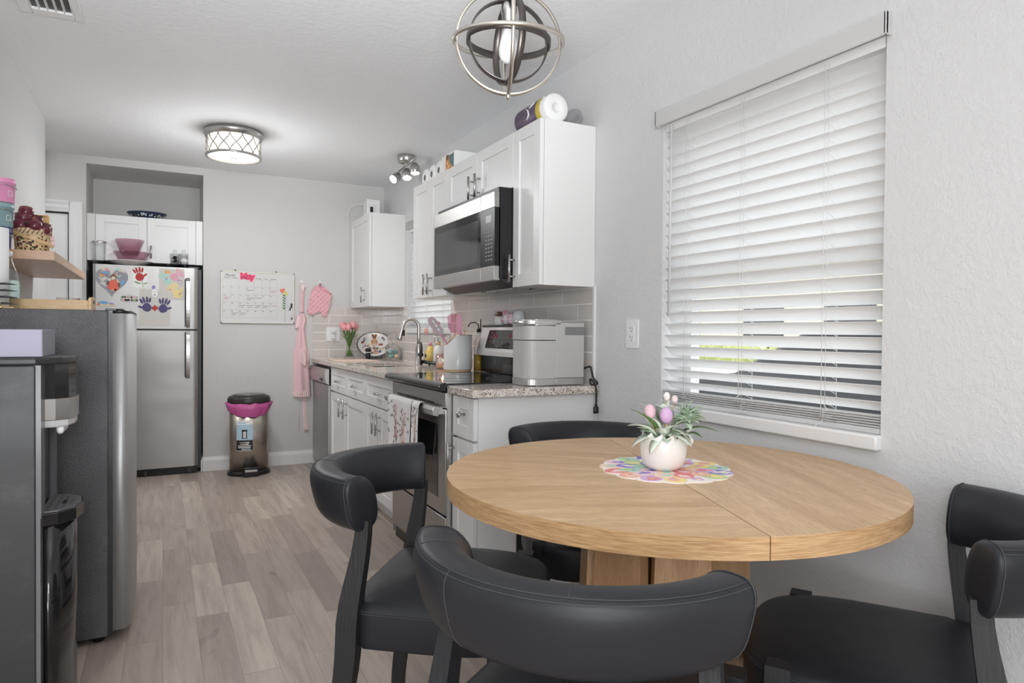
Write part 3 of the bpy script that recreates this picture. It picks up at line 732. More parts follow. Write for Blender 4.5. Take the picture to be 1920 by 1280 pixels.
def faucet():
    x, y = 1.632, 4.60
    root = thing('kitchen_faucet', 'gooseneck pull-down faucet behind the sink', 'faucet', (x, y, CT))
    z = CT
    b = MB(); b.lathe([(.030, z), (.029, z + .006), (.024, z + .012), (.023, z + .10), (.019, z + .135), (.016, z + .15), (.001, z + .15)], (x, y, 0), 24); finish(b, 'faucet_base', M['nickel'], root)
    pts = [(x, y, z + .12), (x, y, z + .20), (x, y, z + .272)]; r = .056
    for k in range(1, 15):
        a = PI * k / 14 * .955; pts.append((x - r + r * math.cos(a), y + .02 * k / 14, z + .272 + r * math.sin(a)))
    b = MB(); b.tube(pts, .0125, 14); finish(b, 'spout', M['nickel'], root)
    e = Vector(pts[-1]); d = (e - Vector(pts[-2])).normalized(); A = d.to_track_quat('Z', 'Y').to_matrix()
    b = MB(); b.lathe([(.0125, -.01), (.015, 0), (.016, .03), (.020, .08), (.022, .098), (.020, .103), (.001, .103)], e, 20, A); h = finish(b, 'spray_head', M['nickel'], root)
    b = MB(); b.box(e.x - .021, e.x - .012, e.y - .006, e.y + .006, e.z - .075, e.z - .035, .003); b.lathe([(.019, .1035), (.001, .1036)], e, 18, A); b.box(e.x - .008, e.x + .008, e.y - .022, e.y - .014, e.z - .07, e.z - .03, .003); finish(b, 'spray_button', M['black'], h)
    b = MB(); b.cyl((x, y, z + .075), (x + .005, y - .045, z + .075), .016, .016, 14); b.tube([(x + .004, y - .038, z + .08), (x + .006, y - .045, z + .12), (x + .004, y - .04, z + .165)], [.011, .009, .006], 10); finish(b, 'lever', M['darkgrey'], root)
faucet()

# ------------------------------------------------------------------ dishwasher, range, microwave
def dishwasher():
    y0, y1 = 5.346, 5.95
    root = thing('dishwasher', 'stainless dishwasher at the far end of the counter', 'dishwasher', (1.47, (y0 + y1) / 2, 0))
    b = MB(); b.box(FX + .01, XR - .002, y0, y1, .10, .862); b.box(1.24, XR - .002, y0, y1, 0, .10); finish(b, 'tub', M['darkgrey'], root)
    b = MB(); b.box(1.152, FX + .01, y0, y1, .04, .715, .006); finish(b, 'door', M['fridge'], root)
    b = MB(); b.prism([(.848, 0), (.848, .03), (.80, .040), (.735, .032), (.718, .006), (.718, 0)], y0, y1, ((1.162, 0, 0), (0, 0, 1), (-1, 0, 0), (0, 1, 0)), .003); p = finish(b, 'control_panel', M['nickel'], root)
    b = MB(); b.box(1.123, 1.135, 5.44, 5.54, .745, .768, .002); finish(b, 'handle_pocket', M['black'], p)
dishwasher()
def stove():
    y0, y1 = 2.842, 3.658; ym = (y0 + y1) / 2
    root = thing('electric_range', 'stainless electric range with black glass cooktop between the two countertops', 'stove', (1.45, ym, 0))
    b = MB(); b.box(1.185, 1.765, y0, y1, .03, .885); finish(b, 'range_body', M['darkgrey'], root)
    for ya in (y0, y1 - .012):
        b = MB(); b.box(1.15, 1.185, ya, ya + .012, .03, .87); finish(b, 'side_trim', M['steel_lt'], root)
    b = MB(); b.box(1.135, 1.66, y0 - .006, y1 + .006, .890, .912, .004); ck = finish(b, 'cooktop', M['blackgloss'], root)
    b = MB(); b.prism([(.876, .0), (.876, .014), (.880, .026), (.888, .034), (.897, .037), (.905, .034), (.911, .025), (.915, .010), (.915, 0)], y0 - .008, y1 + .008, ((1.138, 0, 0), (0, 0, 1), (-1, 0, 0), (0, 1, 0)), .003); finish(b, 'cooktop_front_edge', mat('gloss_black_edge', (.012, .012, .013), .18), root)
    b = MB(); rm = []
    for x, y, r in ((1.28, 3.05, .10), (1.28, 3.45, .085), (1.52, 3.05, .075), (1.52, 3.45, .10)):
        b.lathe([(r, .9121), (r, .9126), (r - .004, .9126), (r - .004, .9121)], (x, y, 0), 36, cap=False)
    finish(b, 'burner_mark', mat('grey_burner_mark', (.12, .12, .12), .4), ck)
    fr = face_left(1.142, 0, 0)
    b = MB(); b.bf(fr, -y1 + .013, -y0 - .013, .798, .868, -.04, 0, .002); pn = finish(b, 'front_panel', M['steel'], root)
    b = MB()
    for k in range(5): b.bf(fr, -y1 + .10 + k * .115, -y1 + .10 + k * .115 + .10, .808, .815, -.01, .001)
    finish(b, 'vent_slot', M['black'], pn)
    b = MB(); b.bf(fr, -y1 + .013, -y0 - .013, .305, .792, -.04, 0, .004); dr = finish(b, 'oven_door', M['steel'], root)
    b = MB(); b.bf(fr, -y1 + .075, -y0 - .10, .375, .715, -.01, .002, .001); finish(b, 'oven_window', M['blackgloss'], dr)
    b = MB(); b.prism([(.760, .025), (.765, .05), (.790, .056), (.806, .048), (.806, .025)], -y1 + .03, -y0 - .03, (fr[0], fr[2], fr[3], fr[1]), .002)
    for a in (-y1 + .045, -y0 - .075): b.bf(fr, a, a + .03, .768, .80, 0, .03)
    finish(b, 'handle', M['steel_lt'], dr)
    b = MB(); b.bf(fr, -y1 + .013, -y0 - .013, .075, .293, -.04, -.002, .004); finish(b, 'drawer', M['steel'], root)
    b = MB(); b.box(1.165, 1.75, y0 + .01, y1 - .01, 0, .07); finish(b, 'kick_plate', M['black'], root)
    # backguard: recessed dark lower glass, slanted steel head with the display
    b = MB(); b.box(1.690, 1.765, y0, y1, .912, 1.03); finish(b, 'lower_back_panel', M['blackgloss'], root)
    b = MB(); pr = [(1.655, 1.012), (1.768, 1.012), (1.768, 1.183), (1.705, 1.183), (1.66, 1.035)]
    b.prism([(p[0], p[1]) for p in pr], y0, y1, ((0, 0, 0), (1, 0, 0), (0, 0, 1), (0, 1, 0)), .003); bg = finish(b, 'backguard', M['steel_lt'], root)
    b = MB(); b.box(1.697, 1.770, y0 - .002, y1 + .002, 1.176, 1.187, .003); finish(b, 'backguard_cap', M['darkgrey'], bg)
    u = Vector((.045, 0, .148)).normalized(); nn = Vector((-u.z, 0, u.x)); o = Vector((1.66, 0, 1.035))
    f2 = (o, (0, -1, 0), u, nn)
    b = MB(); b.prism([(p[0] - ym, p[1] + .074) for p in rrect(.60, .108, .008)], -.002, .0025, f2); dp = finish(b, 'display_panel', M['blackgloss'], bg)
    b = MB()
    red = mat('dim_red_digits', (.25, .02, .03), .5, emit=(1, .1, .15), es=.06)
    b.text('12:00', .03, (P(f2, -ym - .24, .08, .0027), f2[1], f2[2], f2[3])); b.text('8888', .03, (P(f2, -ym - .03, .085, .0027), f2[1], f2[2], f2[3])); finish(b, 'digit', red, dp)
    b = MB(); rd = random.Random(2)
    for r_ in range(4):
        for k in range(11):
            a = -.26 + k * .052
            if (r_ > 1 and k < 8 and a < .05) or (r_ <= 1 and rd.random() < .75): b.bf(f2, -ym + a, -ym + a + .016, .03 + r_ * .026, .034 + r_ * .026, .0025, .0029)
    for k in range(3):
        for r_ in range(3): b.bf(f2, -ym + .17 + k * .035, -ym + .184 + k * .035, .055 + r_ * .022, .062 + r_ * .022, .0025, .0029)
    finish(b, 'button_label', mat('grey_button_print', (.28, .28, .28), .6), dp)
stove()
def microwave():
    x, y0, y1, z0, z1 = 1.389, 2.864, 3.656, 1.388, 1.812
    root = thing('microwave', 'stainless over-the-range microwave with black glass door', 'microwave', (1.58, (y0 + y1) / 2, z0))
    b = MB(); b.box(x + .022, XR - .002, y0, y1, z0 + .012, 1.836, .002); finish(b, 'microwave_body', M['black'], root)
    fr = face_left(x, 0, 0); A0, A1 = -y1, -y0; sp = -3.02
    for a0, a1 in ((A0, sp - .001), (sp + .001, A1)):
        for c0, c1 in ((1.738, z1), (z0 + .004, 1.462)):
            b = MB(); b.bf(fr, a0, a1, c0, c1, -.03, .002, .002); finish(b, 'steel_trim', M['steel'], root)
    b = MB(); b.bf(fr, A0, sp - .001, 1.462, 1.738, -.03, 0); dr = finish(b, 'door', M['blackgloss'], root)
    b = MB(); b.bf(fr, A0 + .03, sp - .03, 1.49, 1.70, -.001, .0006); finish(b, 'door_window', mat('grey_tinted_glass', (.05, .05, .052), .08, spec=.6), dr)
    b = MB(); b.bf(fr, sp + .001, A1, 1.462, 1.738, -.03, 0); kp = finish(b, 'keypad_panel', mat('satin_black_keypad', (.014, .014, .015), .3, spec=.3), root)
    b = MB(); b.bf(fr, sp + .06, A1 - .035, 1.672, 1.706, 0, .0008); finish(b, 'display', mat('grey_display', (.22, .22, .22), .3), kp)
    b = MB()
    for r_ in range(9):
        for k in range(3): b.bf(fr, sp + .055 + k * .03, sp + .055 + k * .03 + .018, 1.49 + r_ * .019, 1.497 + r_ * .019, 0, .0005)
    finish(b, 'key_label', mat('grey_key_print', (.3, .3, .3), .6), kp)
    b = MB(); b.prism([(x + .03, z0 + .014), (XR - .01, z0 + .014), (XR - .01, z0 - .022), (x + .12, z0 - .024)], y0 + .01, y1 - .01, ((0, 0, 0), (1, 0, 0), (0, 0, 1), (0, 1, 0))); un = finish(b, 'underside', M['darkgrey'], root)
    b = MB(); b.box(x + .13, x + .22, y0 + .06, y0 + .36, z0 - .030, z0 - .022); b.box(x + .13, x + .22, y1 - .36, y1 - .06, z0 - .030, z0 - .022); b.box(x + .24, XR - .02, y0 + .02, y1 - .02, z0 - .028, z0 - .02); finish(b, 'vent_grille', M['nickel'], un)
microwave()

# ------------------------------------------------------------------ refrigerator in the alcove
def fridge():
    x0, x1, yf = -.466, .248, 5.905
    root = thing('refrigerator', 'tall stainless top-freezer refrigerator in the alcove', 'refrigerator', ((x0 + x1) / 2, 6.2, 0))
    b = MB(); b.box(x0 + .003, x1 + .028, yf + .075, 6.52, .03, 1.628); finish(b, 'fridge_body', M['darkgrey'], root)
    def slab(z0, z1, name):
        b = MB(); n = 8; out = [(x0, yf + .07)]
        for k in range(n + 1): a = PI / 2 * k / n; out.append((x0 + .022 - .022 * math.cos(a), yf + .022 - .022 * math.sin(a)))
        for k in range(n + 1): a = PI / 2 * k / n; out.append((x1 - .035 + .035 * math.sin(a), yf + .03 - .03 * math.cos(a)))
        out.append((x1, yf + .07))
        b.prism(out, z0, z1, None, .003)
        for f in b.b.faces:
            if abs(f.normal.z) < .5: f.smooth = False
        return finish(b, name, M['fridge'], root)
    d1 = slab(1.150, 1.632, 'freezer_door'); d2 = slab(.062, 1.136, 'fridge_door')
    for z0, z1, d in ((1.165, 1.548, d1), (.765, 1.128, d2)):
        b = MB(); pts = []; n = 14
        for k in range(n + 1):
            q = k / n; pts.append((.176, yf - .006 - .040 * math.sin(PI * min(1, max(0, q)))** .45, z0 + (z1 - z0) * q))
        b.ribbon(pts, (1, 0, 0), .026, .016); finish(b, 'handle', M['nickel'], d)
        b = MB(); b.prism([(p[0] + .163, p[1] + (z0 + z1) / 2) for p in rrect(.022, z1 - z0, .01)], -.002, .0012, face_front(0, yf, 0)); finish(b, 'handle_recess', M['darkgrey'], d)
    b = MB(); b.box(x0 + .01, x1, yf + .03, yf + .09, .004, .056); kg = finish(b, 'kick_grille', M['black'], root)
    b = MB(); b.box(-.13, -.105, yf + .015, yf + .032, .0, .05, .003); b.box(.17, .205, yf + .015, yf + .032, .01, .05, .003); finish(b, 'foot', M['darkgrey'], kg)
    b = MB(); b.box(x0 + .02, x1 - .02, yf + .03, yf + .30, 1.629, 1.6325); finish(b, 'top_cap', M['black'], root)
    b = MB(); b.box(x1 - .07, x1 + .01, yf + .03, yf + .09, 1.632, 1.645, .003); finish(b, 'hinge_cover', M['darkgrey'], root)
fridge()

# ------------------------------------------------------------------ small fridge and water dispenser on the left
def mini_fridge():
    y0, y1, zt = 2.838, 3.42, 1.216
    root = thing('compact_refrigerator', 'waist high black compact refrigerator with stainless door on the left', 'refrigerator', (-.40, (y0 + y1) / 2, 0))
    b = MB(); b.box(XL + .01, -.176, y0, y1, .025, zt, .006); finish(b, 'fridge_body', M['pebble'], root)
    b = MB(); b.box(-.176, -.162, y0 + .004, y1 - .004, .03, zt - .006); finish(b, 'door_gasket', M['black'], root)
    def prof(g=0):
        o = [(-.162, y0)]; n = 10
        for k in range(n + 1): a = PI / 2 * k / n; o.append((-.162 + .028 + (.034) * math.sin(a), y0 + .11 - .11 * math.cos(a)))
        for k in range(n + 1): a = PI / 2 * k / n; o.append((-.134 + .034 * math.cos(a), y1 - .11 + .11 * math.sin(a)))
        o.append((-.162, y1)); return o
    b = MB(); o = prof(); b.rings([[(p[0], p[1], z) for p in o] for z in (.045, 1.205)]); dr = finish(b, 'door', mat('satin_stainless_door', (.50, .50, .50), .5, .7), root)
    for p in dr.data.polygons:
        if abs(p.normal.z) > .9: p.use_smooth = False
    b = MB(); b.rings([[(-.165 + (p[0] + .165) * k, (y0 + y1) / 2 + (p[1] - (y0 + y1) / 2) * k2, z) for p in o] for z, k, k2 in ((1.205, 1, 1), (1.214, 1, 1), (1.222, .8, .985))]); finish(b, 'door_cap', M['black'], dr)
    b = MB(); b.box(-.185, -.150, y0 - .001, y0 + .02, zt - .002, zt + .006, .002); finish(b, 'hinge', M['darkgrey'], root)
    b = MB()
    for x in (-.6, -.21):
        for y in (y0 + .05, y1 - .05): b.lathe([(.02, 0), (.02, .03)], (x, y, 0), 12)
    finish(b, 'foot', M['black'], root)
mini_fridge()
def dispenser():
    y0, y1, xf, zt = 2.25, 2.57, -.312, 1.068
    root = thing('water_dispenser', 'tall black floor water dispenser nearest the camera on the left', 'water dispenser', (-.47, (y0 + y1) / 2, 0))
    b = MB(); b.box(XL + .012, xf, y0, y0 + .012, .012, 1.046, .004); finish(b, 'side_panel', M['worn'], root)
    b = MB(); b.box(XL + .012, xf - .004, y0 + .013, y1, .012, 1.04); finish(b, 'dispenser_body', M['black'], root)
    b = MB(); b.prism([(XL + .012, y0), (xf, y0), (xf + .055, y0 + .08), (xf + .075, y0 + .14), (xf + .075, y1 - .06), (xf + .03, y1), (XL + .012, y1)], 1.046, zt, None, .006); finish(b, 'top_lid', M['worn'], root)
    b = MB(); b.box(xf - .004, xf + .012, y0 + .004, y0 + .075, .62, 1.046); b.box(xf - .004, xf + .010, y0 + .004, y0 + .05, .02, .62); b.box(xf - .004, xf + .012, y1 - .05, y1, .62, 1.046); finish(b, 'front_frame', mat('grey_gloss_frame', (.16, .16, .17), .22), root)
    # head with the taps
    b = MB(); hp = [(xf - .004, y0 + .075), (xf + .035, y0 + .085), (xf + .066, y0 + .11), (xf + .078, y0 + .16), (xf + .078, y1 - .10), (xf + .06, y1 - .06), (xf - .004, y1 - .05)]
    b.prism(hp, .905, 1.046); hd = finish(b, 'tap_head', M['blackgloss'], root)
    b = MB(); sp = [(xf + .0, y0 + .07), (xf + .037, y0 + .08), (xf + .069, y0 + .105), (xf + .081, y0 + .16), (xf + .081, y1 - .10), (xf + .062, y1 - .055), (xf, y1 - .045)]
    b.prism(sp, .885, .945); finish(b, 'silver_band', M['nickel'], hd)
    b = MB(); b.prism([(p[0] - .004, p[1]) for p in sp], .862, .884, None, .005); lv = finish(b, 'tap_lever', mat('silver_white_lever', (.6, .6, .6), .35), hd)
    b = MB()
    for y in (y0 + .11, y0 + .16, y0 + .21): b.lathe([(.011, .862), (.009, .846), (.005, .840), (.001, .840)], (xf + .045, y, 0), 14)
    finish(b, 'nozzle', M['white'], hd)
    b = MB(); b.box(xf - .003, xf - .001, y0 + .06, y1 - .05, .63, .88); finish(b, 'recess_back', M['black'], root)
    # drip tray
    to = [(xf, y0 + .045), (xf + .045, y0 + .055), (xf + .085, y0 + .10), (xf + .098, y0 + .17), (xf + .09, y1 - .08), (xf + .05, y1 - .03), (xf, y1 - .02)]
    b = MB(); b.prism(to, .585, .622, None, .004); tr = finish(b, 'drip_tray', M['blackgloss'], root)
    b = MB(); b.prism([(xf + (p[0] - xf) * .92 + .002, y0 + .16 + (p[1] - y0 - .16) * .92) for p in to], .622, .626); gr = finish(b, 'tray_grate', mat('grey_tray_grate', (.20, .20, .205), .4, .4), tr)
    b = MB()
    for i in range(5):
        for j in range(9):
            x, y = xf + .018 + i * .017, y0 + .075 + j * .023
            if x < xf + .085 - abs(y - y0 - .165) * .45: b.lathe([(.0045, .6261), (.001, .6264)], (x, y, 0), 8)
    b.box(xf + .045, xf + .055, y0 + .14, y0 + .19, .626, .6268); finish(b, 'drain_hole', M['black'], gr)
    # lower bulging door
    b = MB(); n = 12; o = [(xf, y0 + .05)] + [(xf + .012 + .068 * math.sin(PI * (k + 1) / (n + 2)) ** .7, y0 + .055 + (y1 - y0 - .085) * k / n) for k in range(n + 1)] + [(xf, y1 - .02)]
    b.rings([[(p[0], p[1], z) for p in o] for z in (.03, .585)]); ld = finish(b, 'lower_door', M['blackgloss'], root)
    for p in ld.data.polygons:
        if abs(p.normal.z) > .9: p.use_smooth = False
    b = MB()
    for y in (y0 + .03, y1 - .03):
        for x in (-.6, -.34): b.lathe([(.014, 0), (.014, .014)], (x, y, 0), 10)
    finish(b, 'foot', M['black'], root)
dispenser()
# ------------------------------------------------------------------ dining table and chairs
TC, TR, TZ = Vector((1.155, 1.366, 0)), .559, .79
def table():
    root = thing('dining_table', 'round oak dining table on slatted pedestal by the window', 'table', TC)
    sd = math.atan2(1.97 - .86, 1.398 - .954) + .02      # seam direction
    th = .043
    def half(a0, a1, name, mats, split=None):
        b = MB(); g = .0012; n = 48
        def sector(b, s0, s1, z0, z1, mi, off):
            b.i = mi
            o = [(0, 0)] + [(TR * math.cos(s0 + (s1 - s0) * k / n), TR * math.sin(s0 + (s1 - s0) * k / n)) for k in range(n + 1)]
            b.prism([(p[0] + off[0], p[1] + off[1]) for p in o], z0, z1)
        mid = (a0 + a1) / 2; off = (math.cos(mid) * g, math.sin(mid) * g)
        b.i = 2; o = [(0, 0)] + [(TR * math.cos(a0 + (a1 - a0) * k / n), TR * math.sin(a0 + (a1 - a0) * k / n)) for k in range(n + 1)]
        b.prism([(p[0] + off[0], p[1] + off[1]) for p in o], TZ - th, TZ - .0012)
        for k, (s0, s1) in enumerate(split): sector(b, s0, s1, TZ - .0012, TZ, k, off)
        for v in b.b.verts: v.co += TC
        return finish(b, name, mats, root)
    half(sd, sd + PI, 'tabletop_leaf', [M['oak_b'], M['oak_a'], M['oak_edge']], [(sd, PI - R(22)), (PI - R(22), sd + PI)])
    half(sd - PI, sd, 'tabletop_leaf', [M['oak_c'], M['oak_c'], M['oak_edge']], [(sd - PI, -.35), (-.35, sd)])
    for k in range(8):
        a = 2 * PI * k / 8 + .32
        b = MB(); d = Vector((math.cos(a), math.sin(a), 0)); tn = Vector((-d.y, d.x, 0))
        p0, p1 = TC + d * .205, TC + d * .182 + Vector((0, 0, TZ - .07))
        b.ribbon([p0 + Vector((0, 0, .03)), p1], tn, [.165, .125], .034); finish(b, 'pedestal_board', M['oak_leg'], root)
    b = MB(); b.lathe([(.25, 0), (.25, .026), (.24, .031), (.001, .031)], TC, 40); finish(b, 'base_plate', M['oak_leg'], root)
    b = MB(); b.lathe([(.23, TZ - .078), (.23, TZ - .0435)], TC, 32); finish(b, 'support_plate', M['blackwood'], root)
table()

def chair_proto():
    root = thing('dining_chair', '', 'chair', (0, 0, 0), 0, 'black leather dining chairs')
    L = lambda mb, n, m, p=root, s=0: finish(mb, n, m, p, local=True, subsurf=s)
    # seat
    def outline(k, inset=0):
        pts = []
        N = 56
        for j in range(N):
            t = 2 * PI * j / N; c, s = math.cos(t), math.sin(t)
            ex = 2 / (9.0 if s < 0 else 3.0)
            w_ = .238 + (.012 if s > -.3 else 0)
            x = math.copysign(abs(c) ** ex, c) * w_; y = math.copysign(abs(s) ** ex, s) * (.275 if s > 0 else .215)
            pts.append((x * k, y * k + .0))
        return pts
    b = MB(); rs = []
    for k, z in ((.93, .343), (.992, .344), (1, .350), (1.0, .395), (1, .434), (.992, .443), (.965, .451), (.90, .457), (.72, .463), (.42, .466), (.12, .467)):
        rs.append([(p[0], p[1], z + .018) for p in outline(k)])
    b.rings(rs); seat = L(b, 'seat', M['leather'])
    b = MB()
    for z, k in ((.4545, 1.001), (.4485, 1.001)): b.tube([(p[0], p[1], z) for p in outline(k)], .0009, 5, closed=True)
    L(b, 'stitching', M['thread'], seat)
    # backrest: padded bar swept round an arc
    RA, A1, cy = .268, R(68), -.062
    def sec(a, grow=1.0):
        """cross-section ring at arc angle a from straight back"""
        ca, sa = math.cos(a), math.sin(a); rad = Vector((sa, -ca, 0)); c = Vector((0, cy, 0)) + rad * RA
        ring = []; N = 28; zc = .7215
        for j in range(N):
            t = 2 * PI * j / N; cc, ss = math.cos(t), math.sin(t)
            ex = 2 / 2.9
            r = math.copysign(abs(cc) ** ex, cc) * .047 * grow; z = math.copysign(abs(ss) ** ex, ss) * .069 * grow
            r += .016 * (z / .069)          # leans back
            if cc < 0: r -= .010 * (1 - (z / .069) ** 2)
            ring.append(c + rad * r + Vector((0, 0, zc + z)))
        return ring
    b = MB(); n = 34
    rs = []
    for k in range(n + 1): rs.append(sec(-A1 + 2 * A1 * k / n))
    def cap(sgn):
        a = sgn * A1; out = []
        for g, da in ((.965, .022), (.86, .034), (.5, .040)): out.append(sec(a + sgn * da, g))
        return out
    rs = list(reversed(cap(-1))) + rs + cap(1)
    b.rings(rs); bk = L(b, 'backrest', M['leather'])
    b = MB()
    def surf(a, j): return sec(a, 1.006)[j]
    for j in (5, 4):
        b.tube([surf(-A1 + 2 * A1 * k / 60, j) for k in range(61)], .0008, 5)
    for sgn in (-1, 1): b.tube(sec(sgn * (A1 - .005), 1.010), .0011, 5, closed=True)
    b.tube([surf(R(-24), j) for j in (5, 4, 3, 2, 1, 0, 27, 26, 25, 24, 23)], .0008, 5)
    b.tube([surf(R(14), j) for j in (5, 6, 7, 8, 9, 10)], .0008, 5)
    b.tube([surf(R(-50), j) for j in (5, 6, 7, 8, 9, 10)], .0008, 5)
    L(b, 'stitching', M['thread'], bk)
    for s in (-1, 1):
        zs = [.68 * k / 16 for k in range(17)]
        def ip(z, tb):
            for (z0, v0), (z1, v1) in zip(tb, tb[1:]):
                if z <= z1 + 1e-6: q = (z - z0) / (z1 - z0); return v0 + (v1 - v0) * q * q * (3 - 2 * q)
        b = MB(); b.ribbon([(s * ip(z, ((0, .243), (.4, .243), (.68, .231))), ip(z, ((0, -.236), (.40, -.192), (.68, -.158))), z) for z in zs], (1, 0, 0),
                           [ip(z, ((0, .032), (.4, .042), (.68, .030))) for z in zs], [ip(z, ((0, .036), (.4, .054), (.68, .034))) for z in zs])
        L(b, 'leg', M['blackwood'])
        b = MB(); b.ribbon([(s * .217, .190, 0), (s * .217, .180, .45), (s * .217, .1795, .474)], (1, 0, 0), [.032, .045, .045], [.032, .050, .050]); L(b, 'leg', M['blackwood'])
    return root
proto = chair_proto()
def face(fx, fy): return math.atan2(fy, fx) - PI / 2
chairs = [((.712, 1.738, 0), face(.7937, -.6115), 'black leather chair left of the table, its backrest open to the stove'),
          ((.742, 1.050, 0), face(.81, .59), 'black leather chair nearest the camera with its back turned to us'),
          ((1.403, .934, 0), face(-.557, .831), 'black leather chair at the right edge against the window wall'),
          ((1.360, 1.975, 0), face(-.407, -.914), 'black leather chair behind the table by the counter end')]
for k, (loc, rz, lab) in enumerate(chairs):
    if k == 0: proto.location = loc; proto.rotation_euler = (0, 0, rz); proto['label'] = lab
    else: dup(proto, loc, rz, lab)

# ------------------------------------------------------------------ placemat and flower vase
PASTEL = [srgb(*c) for c in ((236, 204, 212), (186, 210, 146), (208, 176, 214), (238, 210, 186), (146, 130, 196), (240, 218, 152), (226, 136, 136), (176, 208, 198), (240, 232, 226), (236, 180, 160))]
PM = [mat('placemat_print', c, .8) for c in PASTEL]
def placemat():
    c = Vector((1.175, 1.382, TZ)); b = MB(); b.i = 8
    n = 120; o = [((.163 + .009 * abs(math.cos(t * 7.5))) * math.cos(t), (.163 + .009 * abs(math.cos(t * 7.5))) * math.sin(t)) for t in [2 * PI * k / n for k in range(n)]]
    b.prism([(p[0] + c.x, p[1] + c.y) for p in o], TZ + .0003, TZ + .0035)
    rd = random.Random(11); lay = 0
    for cnt, r, wd, ln, off in ((15, .136, .0275, .036, 0), (12, .098, .024, .031, .3), (8, .058, .021, .027, .1)):
        for k in range(cnt):
            t = 2 * PI * k / cnt + off; ca, sa = math.cos(t), math.sin(t); lay += 1; z = TZ + .0035 + lay * .00003
            T = lambda pts: [(c.x + ca * (r + q[0]) - sa * q[1], c.y + sa * (r + q[0]) + ca * q[1]) for q in pts]
            c1 = (k * 3 + cnt) % 10; b.i = c1; b.prism(T([(q[0] * ln * (1 + .12 * q[1]), q[1] * wd) for q in circle_pts(1, 18)]), z - .0003, z + .0004)
            b.i = (c1 + 4) % 10; b.prism(T([(q[0] * 1.5, q[1]) for q in blob_pts((rd.uniform(-.006, .006), rd.uniform(-.006, .006)), wd * .52, k + cnt, 14, .3)]), z, z + .00045)
            b.i = (c1 + 7) % 10; b.prism(T([(q[0], q[1]) for q in blob_pts((rd.uniform(-.012, .012), rd.uniform(-.008, .008)), wd * .24, k, 9, .3)]), z, z + .0005)
    solo(b, 'placemat', PM, 'scalloped pastel egg-patterned placemat in the middle of the dining table', 'placemat')
placemat()
def leaf(b, base, tip, w, droop=0, fold=.25):
    base, tip = Vector(base), Vector(tip); d = tip - base; L_ = d.length; d.normalize()
    side = d.cross(Vector((0, 0, 1)))
    side = side.normalized() if side.length > .05 else Vector((1, 0, 0))
    up = side.cross(d); n = 7; rs = []
    for k in range(n + 1):
        q = k / n; ww = w * (math.sin(PI * min(1, q ** .8)) ** .8) * .5 + .0006
        c = base + d * L_ * q + up * (math.sin(PI * q) * .12 * L_) - Vector((0, 0, droop * q * q))
        rs.append([c - side * ww + up * ww * fold, c, c + side * ww + up * ww * fold, c + up * -.0012])
    b.rings(rs)
